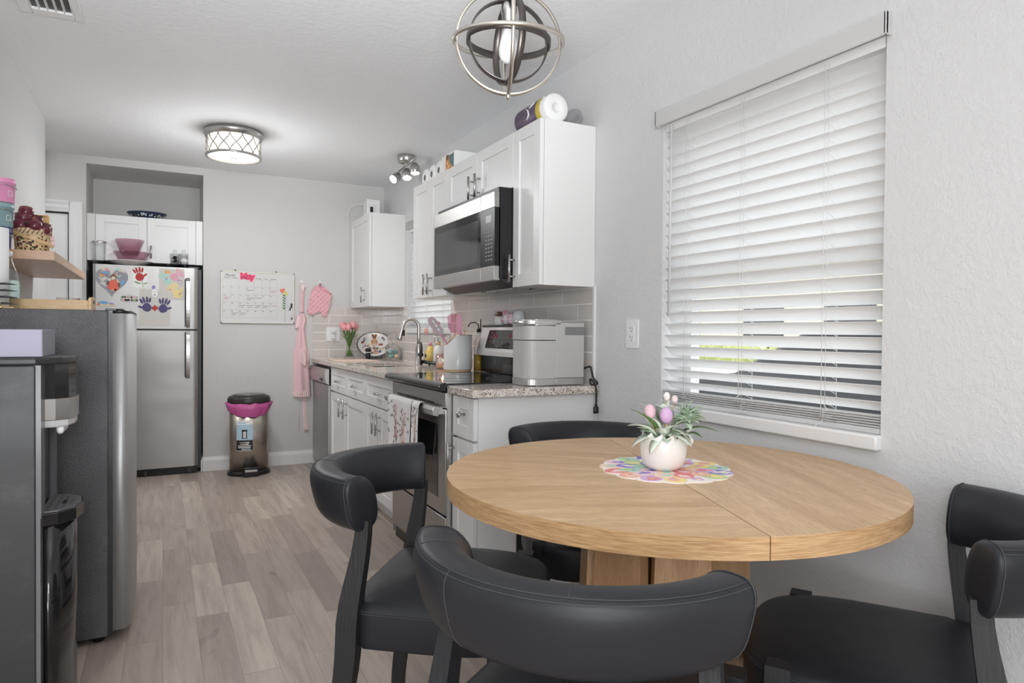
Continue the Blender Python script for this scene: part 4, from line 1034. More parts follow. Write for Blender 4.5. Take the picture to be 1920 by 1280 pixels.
def flower_vase():
    c = Vector((1.163, 1.376, TZ + .0039))
    root = thing('flower_vase', 'white ceramic vase of green leaves and speckled eggs on the dining table', 'vase', c)
    prof = [(.028, 0), (.040, .003), (.053, .016), (.0595, .040), (.0605, .060), (.0585, .078), (.055, .090), (.0515, .0905), (.056, .060), (.052, .03), (.03, .010), (.001, .01)]
    b = MB(); b.lathe(prof, c, 44)
    for v in b.b.verts:      # cracked eggshell rim
        if v.co.z > c.z + .088: v.co.z += .010 * ((math.atan2(v.co.y - c.y, v.co.x - c.x) / (2 * PI / 11)) % 1 - .5) * 2
    vs = finish(b, 'vase', mat('glossy_white_ceramic', (.84, .83, .80), .12, spec=.6), root)
    b = MB()
    rt_ = Vector((.887, -.461, 0))
    b.ball(c + rt_ * .062 + Vector((0, 0, .080)), .010, .010, .018, 12, 8); b.ball(c + rt_ * .064 + Vector((0, 0, .102)), .008, .006, .014, 12, 8); b.ball(c + rt_ * .071 + Vector((0, 0, .074)), .008, .008, .010, 12, 8)
    finish(b, 'handle', vs.data.materials[0], vs)
    fwd = Vector((.461, .887, 0))
    def at(a, h, t=0): return c + rt_ * a - fwd * t + Vector((0, 0, h))
    speck = lambda n, col: mat(n, col, .5)
    for a, h, t, r, col in ((-.040, .150, .015, .0185, (222, 186, 196)), (.0, .144, .03, .0195, (206, 170, 206)), (.012, .188, -.02, .0105, (236, 232, 228)), (.033, .180, -.02, .0105, (226, 206, 206))):
        b = MB(); p = at(a, h, t); b.ball(p, r * .86, r * .86, r * 1.12, 18, 12); e = finish(b, 'egg', speck('painted_egg', srgb(*col)), root)
        b = MB(); rd = random.Random(int(a * 1000) + 50)
        for k in range(34):
            u = rd.uniform(-1, 1); th = rd.uniform(0, 2 * PI); q = math.sqrt(1 - u * u)
            b.ball(p + Vector((q * math.cos(th) * r * .86, q * math.sin(th) * r * .86, u * r * 1.12)), .0007, n=5, m=4)
        finish(b, 'speckle', speck('brown_speckle', srgb(110, 80, 90)), e)
        b = MB(); b.cyl(p - Vector((0, 0, r)), c + Vector((0, 0, .06)), .0015, n=5); finish(b, 'stem', M['bamboo'], root)
    green = mat('dark_green_leaf', srgb(88, 124, 44), .5); sage = mat('pale_sage_leaf', srgb(186, 204, 180), .6); pale = mat('variegated_leaf', srgb(220, 228, 214), .55)
    b = MB(); leaf(b, at(-.012, .085, .02), at(-.092, .160, .03), .042, .0, .1); leaf(b, at(.03, .09, .01), at(.137, .113, .02), .02, .01); leaf(b, at(.05, .09, .01), at(.09, .10, .04), .022, .01)
    finish(b, 'dark_leaf', green, root)
    b = MB()
    for ba, tp, w_ in ((( -.02, .085, .02), (-.098, .128, .02), .045), ((-.02, .082, .03), (-.092, .078, .05), .042), ((-.01, .085, .04), (-.05, .062, .07), .03), ((.0, .09, .04), (.052, .085, .08), .042), ((.01, .11, .03), (.06, .082, .06), .034),
                       ((.0, .12, 0), (-.005, .185, .01), .05), ((-.02, .12, -.02), (-.06, .182, -.02), .03), ((.02, .1, .0), (.07, .16, .0), .034)):
        leaf(b, at(*ba), at(*tp), w_, .012)
    for ba, tp, w_ in (((-.015, .10, .03), (-.055, .150, .035), .046), ((.0, .10, .035), (.022, .128, .06), .040), ((.015, .10, .02), (.055, .140, .03), .046), ((-.03, .10, .0), (-.075, .155, -.01), .044), ((.0, .11, -.02), (.022, .185, -.03), .05), ((-.01, .09, .04), (-.022, .122, .065), .036), ((.02, .09, .03), (.060, .100, .055), .040), ((.01, .13, .0), (-.030, .178, .0), .04)):
        leaf(b, at(*ba), at(*tp), w_, .006, .12)
    finish(b, 'pale_leaf', pale, root)
    b = MB(); rd = random.Random(4)
    for k in range(60):
        th = rd.uniform(0, 2 * PI); el = rd.uniform(-.2, 1.3); L_ = rd.uniform(.03, .055)
        o = at(.058, .118 + .022 * rd.random(), .005); leaf(b, o, o + Vector((math.cos(th) * math.cos(el), math.sin(th) * math.cos(el), math.sin(el))) * L_, .021, .003)
    for k in range(14):
        th = rd.uniform(0, 2 * PI); o = at(.0, .08, 0); leaf(b, o + Vector((math.cos(th) * .02, math.sin(th) * .02, 0)), o + Vector((math.cos(th) * .07, math.sin(th) * .07, rd.uniform(.0, .04))), .034, .006)
    finish(b, 'sage_foliage', sage, root)
flower_vase()
# ------------------------------------------------------------------ things on and around the counter
def tulips():
    c = Vector((1.424, 5.78, CT))
    root = thing('tulip_vase', 'clear glass vase of pink tulips on the counter by the far wall', 'vase', c)
    b = MB(); b.lathe([(.050, 0), (.052, .004), (.036, .05), (.030, .10), (.036, .16), (.050, .215), (.047, .215), (.033, .16), (.027, .10), (.033, .05), (.045, .01), (.001, .008)], c, 28); finish(b, 'vase', M['glassware'], root)
    st = MB(); hd = []; lf = MB(); rd = random.Random(3)
    for k in range(9):
        a = 2 * PI * k / 9 + .2; q = 0 if k == 8 else 1
        tip = c + Vector((math.cos(a) * .062 * q, math.sin(a) * .05 * q, .262 + rd.uniform(-.012, .018)))
        st.tube([c + Vector((-math.cos(a) * .028 * q, -math.sin(a) * .028 * q, .02)), c + Vector((math.cos(a) * .004, math.sin(a) * .004, .11)), tip], .0042, 6); hd.append(tip)
    for k in range(12):
        a = 2 * PI * k / 12; o = c + Vector((math.cos(a) * .01, math.sin(a) * .01, .11)); leaf(lf, o, c + Vector((math.cos(a) * .078, math.sin(a) * .062, .235 + rd.uniform(-.03, .02))), .034, .0)
    finish(st, 'stem', mat('tulip_stem', srgb(96, 130, 62), .5), root); finish(lf, 'leaf', mat('tulip_leaf', srgb(86, 130, 52), .5), root)
    pm = mat('pink_tulip_petal', srgb(236, 166, 170), .55)
    for t_ in hd:
        b = MB(); b.lathe([(.006, -.012), (.020, .0), (.0245, .018), (.021, .036), (.014, .046), (.004, .040)], t_, 12); finish(b, 'flower_head', pm, root)
tulips()
BUNNY = [mat('plate_white', (.84, .83, .79), .15), mat('plate_dark_rim', (.02, .02, .05), .2), mat('bunny_tan', srgb(206, 160, 122), .5), mat('bunny_dark', srgb(120, 82, 58), .5), mat('floral_red', srgb(168, 66, 70), .5), mat('floral_green', srgb(110, 120, 80), .5), mat('floral_blue', srgb(96, 88, 130), .5), mat('floral_peach', srgb(226, 176, 150), .5), mat('bunny_cream', srgb(232, 206, 180), .5)]
def flat(b, i, pts, fr, c0, c1): b.i = i; b.prism(pts, c0, c1, fr)
def bunny_print(b, fr, s, c0, cols):
    """hare head facing us: ears, head, muzzle, eyes; s = scale (head half-width)"""
    tan, dark, cream = cols
    for sg in (-1, 1):
        ear = [(sg * (.25 + q[0] * .34 + q[1] * .42) * s, (1.55 + q[1] * 1.15) * s) for q in circle_pts(1, 16)]
        flat(b, tan, ear, fr, c0, c0 + .0006)
        flat(b, dark, [(sg * (.30 + q[0] * .17 + q[1] * .34) * s, (1.58 + q[1] * .9) * s) for q in circle_pts(1, 14)], fr, c0, c0 + .0009)
    flat(b, tan, [(q[0] * .72 * s, (.1 + q[1] * .85) * s) for q in circle_pts(1, 20)], fr, c0, c0 + .0011)
    flat(b, cream, [(q[0] * .36 * s, (-.38 + q[1] * .34) * s) for q in circle_pts(1, 14)], fr, c0, c0 + .0014)
    for sg in (-1, 1): flat(b, dark, [(sg * .42 * s + q[0] * .13 * s, (.2 + q[1] * .16) * s) for q in circle_pts(1, 10)], fr, c0, c0 + .0016)
    flat(b, dark, [(q[0] * .12 * s, (-.22 + q[1] * .09) * s) for q in circle_pts(1, 8)], fr, c0, c0 + .0017)
def oval_plate():
    cx, cy = 1.672, 5.842
    root = thing('oval_platter', 'oval bunny platter with dark rim standing on a stand in the counter corner', 'plate', (cx, cy, CT))
    n = Vector((-.25, -.93, .26)).normalized(); a = Vector((.965, -.26, 0)).normalized(); up_ = n.cross(a).normalized()
    if up_.z < 0: up_ = -up_
    o = Vector((cx - .012, cy, CT + .122)); fr = (o, a, up_, n)
    def ring(k, d): return [P(fr, q[0] * .150 * k, q[1] * .112 * k, d) for q in circle_pts(1, 48)]
    b = MB(); b.rings([ring(.55, -.010), ring(.8, -.008), ring(.985, .006), ring(1, .009), ring(.97, .010), ring(.80, .000), ring(.6, -.002)])
    b.i = 1; b.rings([ring(1.004, .0075), ring(1.0, .0115), ring(.962, .0115), ring(.955, .008)], False, False)
    bunny_print(b, (P(fr, 0, .016, 0), a, up_, n), .040, .001, (2, 3, 8))
    rd = random.Random(5)
    for k in range(46):
        x = rd.uniform(-.115, .115); y = -.085 + rd.random() ** 2 * .07 + abs(x) * .35
        if (x / .125) ** 2 + (y / .095) ** 2 < 1: flat(b, rd.choice([4, 4, 5, 6, 7, 5, 3]), [(x + q[0], y + q[1]) for q in blob_pts((0, 0), rd.uniform(.005, .011), k, 9)], fr, .001, .0022 + k * .00003)
    for x, y in ((.085, .045), (.072, .06), (-.09, .03), (-.085, .05)): flat(b, 6, [(x + q[0], y + q[1]) for q in blob_pts((0, 0), .009, int(x * 999), 9)], fr, .001, .0025)
    finish(b, 'plate', BUNNY, root)
    b = MB(); rr = Vector((a.x, a.y, 0))
    for s in (-1, 1):
        f0 = Vector((cx, cy, CT + .004)) + rr * s * .05
        b.tube([f0 + Vector((-.012, -.055, .022)), f0 + Vector((-.012, -.055, 0)), f0, f0 + Vector((.02, .035, .10))], .003, 6)
    b.tube([Vector((cx, cy, CT + .004)) - rr * .05, Vector((cx, cy, CT + .004)) + rr * .05], .003, 6)
    finish(b, 'stand', M['black'], root)
oval_plate()
def spice():
    c = Vector((1.555, 5.66, CT))
    root = thing('small_bottle', 'small black bottle with a white cap band in front of the bunny platter', 'bottle', c)
    b = MB(); b.lathe([(.020, 0), (.022, .003), (.022, .052), (.018, .056), (.001, .056)], c, 18); finish(b, 'bottle', M['black'], root)
    b = MB(); b.lathe([(.024, .056), (.024, .062), (.001, .062)], c, 18); finish(b, 'band', M['white'], root)
    b = MB(); b.lathe([(.021, .062), (.023, .085), (.016, .094), (.001, .094)], c, 18); finish(b, 'cap', M['black'], root)
spice()
def egg_jar():
    c = Vector((1.700, 5.42, CT))
    root = thing('egg_jar', 'clear glass jar holding pastel eggs in front of the window corner', 'jar', c)
    b = MB(); b.lathe([(.055, .0), (.062, .005), (.068, .05), (.064, .095), (.050, .115), (.047, .115), (.060, .093), (.064, .05), (.058, .009), (.001, .008)], c, 28); finish(b, 'jar', M['glassware'], root)
    b = MB(); b.lathe([(.052, .116), (.053, .121), (.03, .136), (.012, .142), (.010, .150), (.020, .160), (.022, .172), (.014, .184), (.001, .187)], c, 24); finish(b, 'lid', M['glassware'], root)
    for (x, y, z), col in zip(((-.028, -.02, .032), (.026, -.018, .03), (-.005, .028, .032), (.024, .018, .068), (-.022, .002, .070)), ((150, 180, 176), (236, 206, 180), (196, 206, 200), (140, 172, 172), (150, 186, 182))):
        b = MB(); b.ball(c + Vector((x, y, z)), .024, .023, .020, 14, 10, Matrix.Rotation(x * 20, 3, 'Z')); finish(b, 'egg', mat('pastel_egg', srgb(*col), .5), root)
egg_jar()
b = MB(); b.box(1.20, 1.52, 5.22, 5.62, CT + .0006, CT + .006, .002); solo(b, 'drying_mat', mat('pale_pink_mat', srgb(232, 206, 190), .9), 'pale pink drying mat lying flat on the counter left of the sink', 'mat')
# soap tray group by the window
b = MB(); b.box(1.655, 1.745, 4.30, 4.66, CT + .012, CT + .018); b.rings([[(x, y, CT + .012 + z) for x, y in ((1.655 + i, 4.30 + i), (1.745 - i, 4.30 + i), (1.745 - i, 4.66 - i), (1.655 + i, 4.66 - i))] for z, i in ((0, 0), (.022, 0), (.022, .005), (.006, .005))], False, False)
for x in (1.67, 1.73):
    for y in (4.32, 4.64): b.cyl((x, y, CT), (x, y, CT + .013), .006, n=8)
solo(b, 'soap_tray', M['darkgrey'], 'dark tray under the soap bottles behind the faucet', 'tray')
TZ2 = CT + .0185
def pump():
    c = Vector((1.70, 4.385, TZ2))
    root = thing('soap_dispenser', 'white soap bottle with gold pump beside the candle', 'soap bottle', c)
    b = MB(); b.lathe([(.032, 0), (.036, .004), (.037, .085), (.032, .112), (.018, .126), (.014, .130), (.001, .130)], c, 24); bt = finish(b, 'bottle', mat('white_soap_bottle', (.82, .80, .80), .25), root)
    b = MB(); fr = (c + Vector((-.0372, 0, .05)), (0, -1, 0), (0, 0, 1), (-1, 0, 0)); 
    for k in range(4): b.scribble(fr, -.012 + .002 * k, .022 - k * .012, .020 - k * .003, .007, .0007, k)
    finish(b, 'label_print', M['nickel'], bt)
    b = MB(); b.lathe([(.015, .130), (.016, .150), (.008, .152), (.001, .152)], c, 18); finish(b, 'collar', M['brass'], root)
    b = MB(); b.lathe([(.004, .150), (.004, .178), (.009, .180), (.009, .188), (.001, .189)], c, 14); b.tube([c + Vector((0, 0, .184)), c + Vector((-.03, .012, .186)), c + Vector((-.036, .014, .180))], .004, 8); finish(b, 'pump', M['white'], root)
pump()
def dishsoap():
    c = Vector((1.70, 4.54, TZ2))
    root = thing('dish_soap', 'yellow dish soap bottle with pink cap next to the faucet', 'soap bottle', c)
    b = MB(); b.lathe([(.030, 0), (.035, .004), (.040, .05), (.036, .085), (.016, .118), (.012, .122), (.001, .122)], c, 22, sy=.9); bt = finish(b, 'bottle', mat('yellow_soap', srgb(236, 206, 120), .2), root)
    b = MB(); b.i = 0; b.prism([(q[0] * .010 + .004, q[1] * .013 + .05) for q in circle_pts(1, 14)], .0355, .0400, (c, (0, -1, 0), (0, 0, 1), (-1, 0, 0)))
    for k in range(4): b.bf((c, (0, -1, 0), (0, 0, 1), (-1, 0, 0)), -.026, -.012 + .004 * (k % 2), .028 + k * .013, .033 + k * .013, .025, .0375)
    finish(b, 'label_print', M['ink'], bt)
    b = MB(); b.lathe([(.014, .122), (.014, .138), (.006, .148), (.001, .149)], c, 16); finish(b, 'cap', M['pinkplastic'], root)
dishsoap()
def brush():
    c = Vector((1.725, 4.47, TZ2))
    root = thing('dish_brush', 'white handled dish brush with pink bristle head standing behind the soap', 'brush', c)
    b = MB(); b.tube([c + Vector((0, 0, 0)), c + Vector((-.002, .006, .12)), c + Vector((-.006, .012, .20))], [.007, .006, .005], 10); finish(b, 'handle', M['white'], root)
    b = MB(); h = c + Vector((-.006, .012, .20)); b.lathe([(.006, 0), (.026, .01), (.028, .055), (.024, .07), (.001, .071)], h, 20); finish(b, 'brush_head', mat('pale_brush_head', srgb(232, 214, 216), .5), root)
    b = MB(); b.lathe([(.024, .071), (.030, .082), (.022, .094), (.001, .096)], h, 20); finish(b, 'bristles', mat('mauve_bristle', srgb(206, 132, 156), .8), root)
brush()
def scrub():
    c = Vector((1.71, 4.628, TZ2))
    root = thing('scrub_wand', 'dish wand with a peach flower shaped sponge left of the brush', 'sponge', c)
    b = MB(); b.tube([c, c + Vector((0, .004, .13)), c + Vector((-.004, .01, .19))], .005, 8); finish(b, 'handle', M['glassware'], root)
    b = MB()
    for k in range(6): b.ball(c + Vector((-.008, .01 + .017 * math.cos(k * PI / 3), .222 + .017 * math.sin(k * PI / 3))), .010, .013, .013, 10, 8)
    b.ball(c + Vector((-.012, .01, .222)), .012, .010, .010, 10, 8); finish(b, 'sponge', mat('peach_sponge', srgb(230, 176, 166), .8), root)
scrub()
def candle():
    c = Vector((1.615, 4.085, CT))
    root = thing('candle', 'lit candle in a pink glass jar beside the white utensil holder', 'candle', c)
    b = MB(); b.lathe([(.042, 0), (.046, .003), (.048, .098), (.0455, .098), (.044, .008), (.001, .007)], c, 28); g_ = finish(b, 'glass_jar', pane_mat('peach_glass', .16, (.985, .90, .86)), root)
    b = MB(); b.prism([(q[0] * .018, q[1] * .022 + .055) for q in circle_pts(1, 20)], .0475, .049, (c, (.75, -.66, 0), (0, 0, 1), (-.66, -.75, 0))); finish(b, 'label', mat('cream_label', srgb(240, 224, 216), .7), g_)
    b = MB(); b.lathe([(.0425, .009), (.0425, .040), (.001, .039)], c, 24); finish(b, 'wax', mat('peach_wax', srgb(248, 218, 200), .5, emit=(1, .6, .35), es=.10), root)
    for dx, dy in ((.0, .016), (-.008, -.014)):
        b = MB(); p = c + Vector((dx, dy, .039)); b.cyl(p, p + Vector((0, 0, .007)), .0012, n=5); wk = finish(b, 'wick', M['black'], root)
        b = MB(); b.lathe([(.001, .006), (.005, .011), (.0045, .017), (.001, .028)], p, 10); finish(b, 'flame', mat('flame', (1, .8, .4), .5, emit=(1, .72, .28), es=9), wk)
    d = bpy.data.lights.new('candle_flame_lamp', 'POINT'); d.energy = .10; d.color = (1, .68, .4); d.shadow_soft_size = .01
    o = bpy.data.objects.new('candle_flame_lamp', d); C.objects.link(o); o.location = c + Vector((0, 0, .075))
candle()
def utensils():
    c = Vector((1.585, 3.765, CT))
    a = Vector((.93, -.36, 0)).normalized()      # slant runs along this direction (rises to the viewer's right)
    root = thing('utensil_holder', 'white slant-topped utensil holder with gold rim beside the stove', 'utensil holder', c)
    b = MB(); r = .086; n = 40
    def ring(rr, zf): return [c + Vector((rr * math.cos(t), rr * math.sin(t), zf(rr * (math.cos(t) * a.x + math.sin(t) * a.y)))) for t in [2 * PI * k / n for k in range(n)]]
    top = lambda q: .196 + max(-.032, min(.026, (q + .035) * 1.05))
    b.rings([ring(r, lambda q: .014), ring(r + .001, lambda q: .02), ring(r, top), ring(r - .004, top), ring(r - .004, lambda q: .02)]); finish(b, 'holder', mat('white_enamel', (.80, .80, .79), .22), root)
    b = MB(); b.rings([ring(.080, lambda q: 0), ring(.080, lambda q: .014), ring(.074, lambda q: .014)]); finish(b, 'wooden_base', M['bamboo'], root)
    b = MB(); b.tube(ring(r - .002, lambda q: top(q) + .001), .0028, 6, closed=True)
    finish(b, 'gold_rim', M['gold'], root)
    b = MB()
    for k in range(4):
        q = -.05 + .03 * k; b.tube([c + a * q + Vector((0, 0, top(q) + .030)) + Vector((-.36, -.93, 0)) * .05, c + a * q + Vector((0, 0, top(q) + .030)) - Vector((-.36, -.93, 0)) * .05], .002, 6)
        for s in (-1, 1): b.tube([c + a * q + Vector((-.36, -.93, 0)) * .05 * s + Vector((0, 0, top(q) + .030)), c + a * q + Vector((-.36, -.93, 0)) * .05 * s + Vector((0, 0, top(q) - .03))], .002, 6)
    finish(b, 'divider_wire', M['gold'], root)
    up_ = Vector((0, 0, 1)); vw = Vector((.36, .93, 0)).normalized(); rt_ = Vector((.93, -.36, 0)).normalized()
    def turner(name, label, base, tip, w0, w1, L_, m, slots):
        base, tip = Vector(base), Vector(tip); d = (tip - base).normalized(); s = d.cross(vw).normalized(); nn = s.cross(d)
        rt2 = thing(name, label, 'spatula', base)
        hb = tip - d * L_
        b = MB(); b.tube([base, hb + d * .01], [.006, .005], 8); finish(b, 'handle', m[1], rt2)
        fr = (hb, s, d, nn); b = MB()
        def blade(w, l): return [(-w0 / 2, 0), (w0 / 2, 0), (w / 2, l * .25), (w / 2, l * .85), (w * .25, l), (-w * .3, l * .98), (-w / 2, l * .8), (-w / 2, l * .25)]
        b.prism(blade(w1, L_), -.0022, .0022, fr, .001); bl = finish(b, 'blade', m[0], rt2)
        if slots:
            b = MB()
            for k in range(3): b.prism([(q[0] * .005 - .004, q[1] * .011 + L_ * (.30 + k * .22)) for q in circle_pts(1, 12)], -.0026, .0026, fr)
            finish(b, 'slot', M['paper'], bl)
    B0 = c + Vector((0, 0, .03))
    gm = mat('grey_mauve_nylon', srgb(176, 156, 160), .4)
    turner('slotted_turner', 'grey mauve slotted turner leaning left in the white holder', B0 + a * .03, c - a * .155 + Vector((-.02, -.01, .326)), .018, .05, .13, (gm, M['pinkplastic']), True)
    turner('spatula', 'pink silicone spatula standing upright in the white holder', B0 + a * .02, c + a * -.005 + Vector((.01, 0, .355)), .022, .036, .19, (M['pinkplastic'], M['bamboo']), False)
    turner('spatula', 'clear pale pink broad spatula in the white holder between the other two', B0 + vw * .03, c - a * .030 + vw * .03 + Vector((0, 0, .350)), .03, .072, .115, (pane_mat('clear_pink_acrylic', .14, srgb(242, 212, 224)[:3]), M['pinkplastic']), False)
utensils()
def oil():
    c = Vector((1.668, 3.705, CT)); c.y = 3.70
    c = Vector((1.70, 3.712, CT))
    root = thing('oil_bottle', 'clear oil bottle half full with curved metal spout beside the stove', 'bottle', c)
    b = MB(); b.lathe([(.030, 0), (.032, .003), (.032, .16), (.028, .185), (.014, .215), (.013, .245), (.011, .245), (.012, .215), (.026, .183), (.030, .158), (.030, .006), (.001, .005)], c, 24); finish(b, 'bottle', M['glassware'], root)
    b = MB(); b.lathe([(.0295, .006), (.0295, .105), (.001, .105)], c, 22); finish(b, 'oil', mat('golden_oil', srgb(206, 168, 60), .1, trans=.5), root)
    b = MB(); b.lathe([(.014, .240), (.014, .258), (.005, .262), (.001, .262)], c, 16); b.tube([c + Vector((0, 0, .255)), c + Vector((-.004, .0, .285)), c + Vector((-.02, .012, .300)), c + Vector((-.045, .03, .295)), c + Vector((-.055, .036, .272))], .0035, 8); b.tube([c + Vector((.006, -.01, .255)), c + Vector((.006, -.012, .318)), c + Vector((.004, -.02, .30))], .003, 6); finish(b, 'spout', M['black'], root)
    b = MB(); fr = (c, (-.03, -1, 0), (0, 0, 1), (-1, .03, 0)); b.prism([(q[0], q[1] + .15) for q in rrect(.030, .09, .006)], .0315, .034, (c, Vector((.93, -.36, 0)), (0, 0, 1), Vector((-.36, -.93, 0)))); finish(b, 'wood_tag', mat('cream_tag', srgb(232, 208, 184), .7), root)
oil()
def coffee():
    x0, x1, y0, y1 = 1.445, 1.742, 2.628, 2.815
    root = thing('coffee_maker', 'pale grey single-serve coffee maker on the short granite countertop', 'coffee maker', ((x0 + x1) / 2, (y0 + y1) / 2, CT))
    gm = mat('pale_grey_plastic', (.50, .495, .485), .38); g2 = mat('silver_grey_plastic', (.47, .465, .46), .25, .5)
    z = CT; ym = (y0 + y1) / 2
    def bow(xa, xb, r=.05, n=7):
        o = [(xb, y0), (xb, y1)]
        for k in range(n + 1): a = PI / 2 * k / n; o.append((xa + r - r * math.sin(a) , y1 - r + r * math.cos(a)))
        for k in range(n + 1): a = PI / 2 * k / n; o.append((xa + r - r * math.cos(a), y0 + r - r * math.sin(a)))
        return o
    b = MB(); b.prism(bow(x0 + .145, x1, .004, 2), z + .034, z + .288, None, .004); b.prism(bow(x0 + .002, x0 + .1449), z + .034, z + .205); b.prism(bow(x0, x0 + .1449), z + .209, z + .272); finish(b, 'housing', gm, root)
    b = MB(); b.box(x0 + .145, x1, y0, y1, z + .002, z + .033, .003); finish(b, 'base', g2, root)
    b = MB(); b.prism(bow(x0, x0 + .144), z + .002, z + .033, None, .003); finish(b, 'drip_tray', M['steel_lt'], root)
    b = MB(); b.prism(bow(x0 - .004, x0 + .17), z + .273, z + .302, None, .008); ld = finish(b, 'lid', M['steel_lt'], root)
    b = MB(); b.box(x0 - .018, x0 + .02, ym - .035, ym + .035, z + .282, z + .296, .004); finish(b, 'lid_handle', M['chrome'], ld)
    b = MB(); b.prism([(q[0] + x0 + .245, q[1] + z + .25) for q in rrect(.105, .038, .004)], y0 - .0012, y0 + .01, ((0, 0, 0), (1, 0, 0), (0, 0, 1), (0, 1, 0))); tk = finish(b, 'water_window', mat('grey_water_window', (.22, .22, .225), .15), root)
    b = MB(); b.box(x0 + .15, x1 + .001, y0 + .004, y1 - .004, z + .2885, z + .296, .002); finish(b, 'reservoir_lid', g2, root)
coffee()
def cord():
    root = thing('power_cord', 'black power cord with plug hanging over the end of the counter', 'cord', (1.745, 2.58, .79))
    z = CT
    pts = [(1.748, 2.70, z + .06), (1.753, 2.60, z + .085), (1.756, 2.585, z + .07), (1.758, 2.572, z + .035), (1.772, 2.560, z + .012), (1.752, 2.555, z + .006), (1.742, 2.57, z + .008), (1.744, 2.575, z + .03), (1.752, 2.556, z + .012), (1.755, 2.5445, z - .012), (1.757, 2.545, z - .05), (1.757, 2.547, .822)]
    from mathutils.geometry import interpolate_bezier
    cu = []
    for i in range(len(pts) - 1):
        p0, p1 = Vector(pts[i]), Vector(pts[i + 1]); t0 = (Vector(pts[min(i + 1, len(pts) - 1)]) - Vector(pts[max(i - 1, 0)])) / 6; t1 = (Vector(pts[min(i + 2, len(pts) - 1)]) - Vector(pts[i])) / 6
        cu += interpolate_bezier(p0, p0 + t0, p1 - t1, p1, 7)[:-1]
    b = MB(); b.tube(cu, .0048, 8); finish(b, 'cable', M['black'], root)
    b = MB(); b.lathe([(.007, 0), (.008, -.012), (.013, -.016), (.014, -.040), (.012, -.044), (.001, -.044)], (1.757, 2.547, .824), 16, sy=.75); pl = finish(b, 'plug', M['black'], root)
    for dx in (-.006, .006):
        b = MB(); b.box(1.757 + dx - .0008, 1.757 + dx + .0008, 2.5435, 2.5505, .762, .781); finish(b, 'prong', M['chrome'], pl)
cord()
def towel():
    root = thing('dish_towel', 'white bunny print dish towel hanging on the oven door handle', 'towel', (1.09, 3.34, .52))
    mats = [mat('white_towel_cotton', (.83, .80, .79), .9, sheen=.2), mat('towel_bunny', srgb(206, 176, 166), .9), mat('towel_bunny_dark', srgb(160, 118, 116), .9), mat('towel_sprig', srgb(120, 112, 126), .9), mat('towel_rose', srgb(206, 150, 156), .9)]
    def sheet(ya, yb, z1, xoff, seed, skew):
        rd = random.Random(seed); ph = rd.uniform(0, 6); nu, nv = 40, 30
        def pt(u, v, d=0):
            y = yb + (ya - yb) * u + (u - .5) * skew * v; z = .812 - (.812 - z1) * v
            x = xoff - .010 * math.sin(u * 9 + ph) * v ** .6 - .006 * math.sin(u * 17 + ph) * v - d
            if v < .06: x += .030 * (1 - v / .06) ** 1.6; z = .812 - .03 * v
            return Vector((x, y, z))
        return pt, nu, nv
    def build(pt, nu, nv, name, seed, n_b):
        b = MB(); rows = [[b.v(pt(u / nu, v / nv)) for u in range(nu + 1)] for v in range(nv + 1)]
        for r0, r1 in zip(rows, rows[1:]):
            for k in range(nu): b.f([r0[k], r0[k + 1], r1[k + 1], r1[k]])
        rd = random.Random(seed)
        def patch(i, cu, cv, pts, d):
            b.i = i; vs = [b.v(pt(min(1, max(0, cu + q[0])), min(1, max(0.07, cv + q[1])), d)) for q in pts]; b.f(vs)
        for cu, cv in n_b:
            for s in (-1, 1): patch(1, cu + s * .03, cv - .17, [(q[0] * .022 + s * q[1] * -.02, q[1] * .11) for q in circle_pts(1, 12)], .0012)
            patch(1, cu, cv, [(q[0] * .055, q[1] * .085) for q in circle_pts(1, 14)], .0016); patch(1, cu, cv + .2, [(q[0] * .075, q[1] * .15) for q in circle_pts(1, 14)], .0014)
            for s in (-1, 1): patch(2, cu + s * .028, cv - .01, [(q[0] * .010, q[1] * .014) for q in circle_pts(1, 8)], .002)
            for k in range(7): patch(rd.choice([2, 4, 4]), cu + rd.uniform(-.09, .09), cv + rd.uniform(.1, .34), [(q[0], q[1] * 1.0) for q in blob_pts((0, 0), rd.uniform(.012, .025), k, 9)], .002 + k * .0001)
        for k in range(46):
            cu, cv = rd.uniform(.04, .96), rd.uniform(.1, .97); a = rd.uniform(0, 3)
            for s in range(3): patch(3, cu + .018 * math.cos(a + s * 2.1), cv + .014 * math.sin(a + s * 2.1), [(q[0] * .010, q[1] * .012) for q in circle_pts(1, 7)], .0011)
        return finish(b, name, mats, root, recalc=False)
    p1, nu, nv = sheet(3.12, 3.49, .515, 1.068, 1, .10); build(p1, nu, nv, 'front_fold', 3, [(.33, .42), (.80, .52)])
    p2, nu, nv = sheet(3.02, 3.13, .545, 1.074, 2, .03); build(p2, nu, nv, 'side_fold', 4, [(.5, .5)])
    for o in kids(root):
        md = o.modifiers.new('thick', 'SOLIDIFY'); md.thickness = .0012; md.offset = 0
towel()
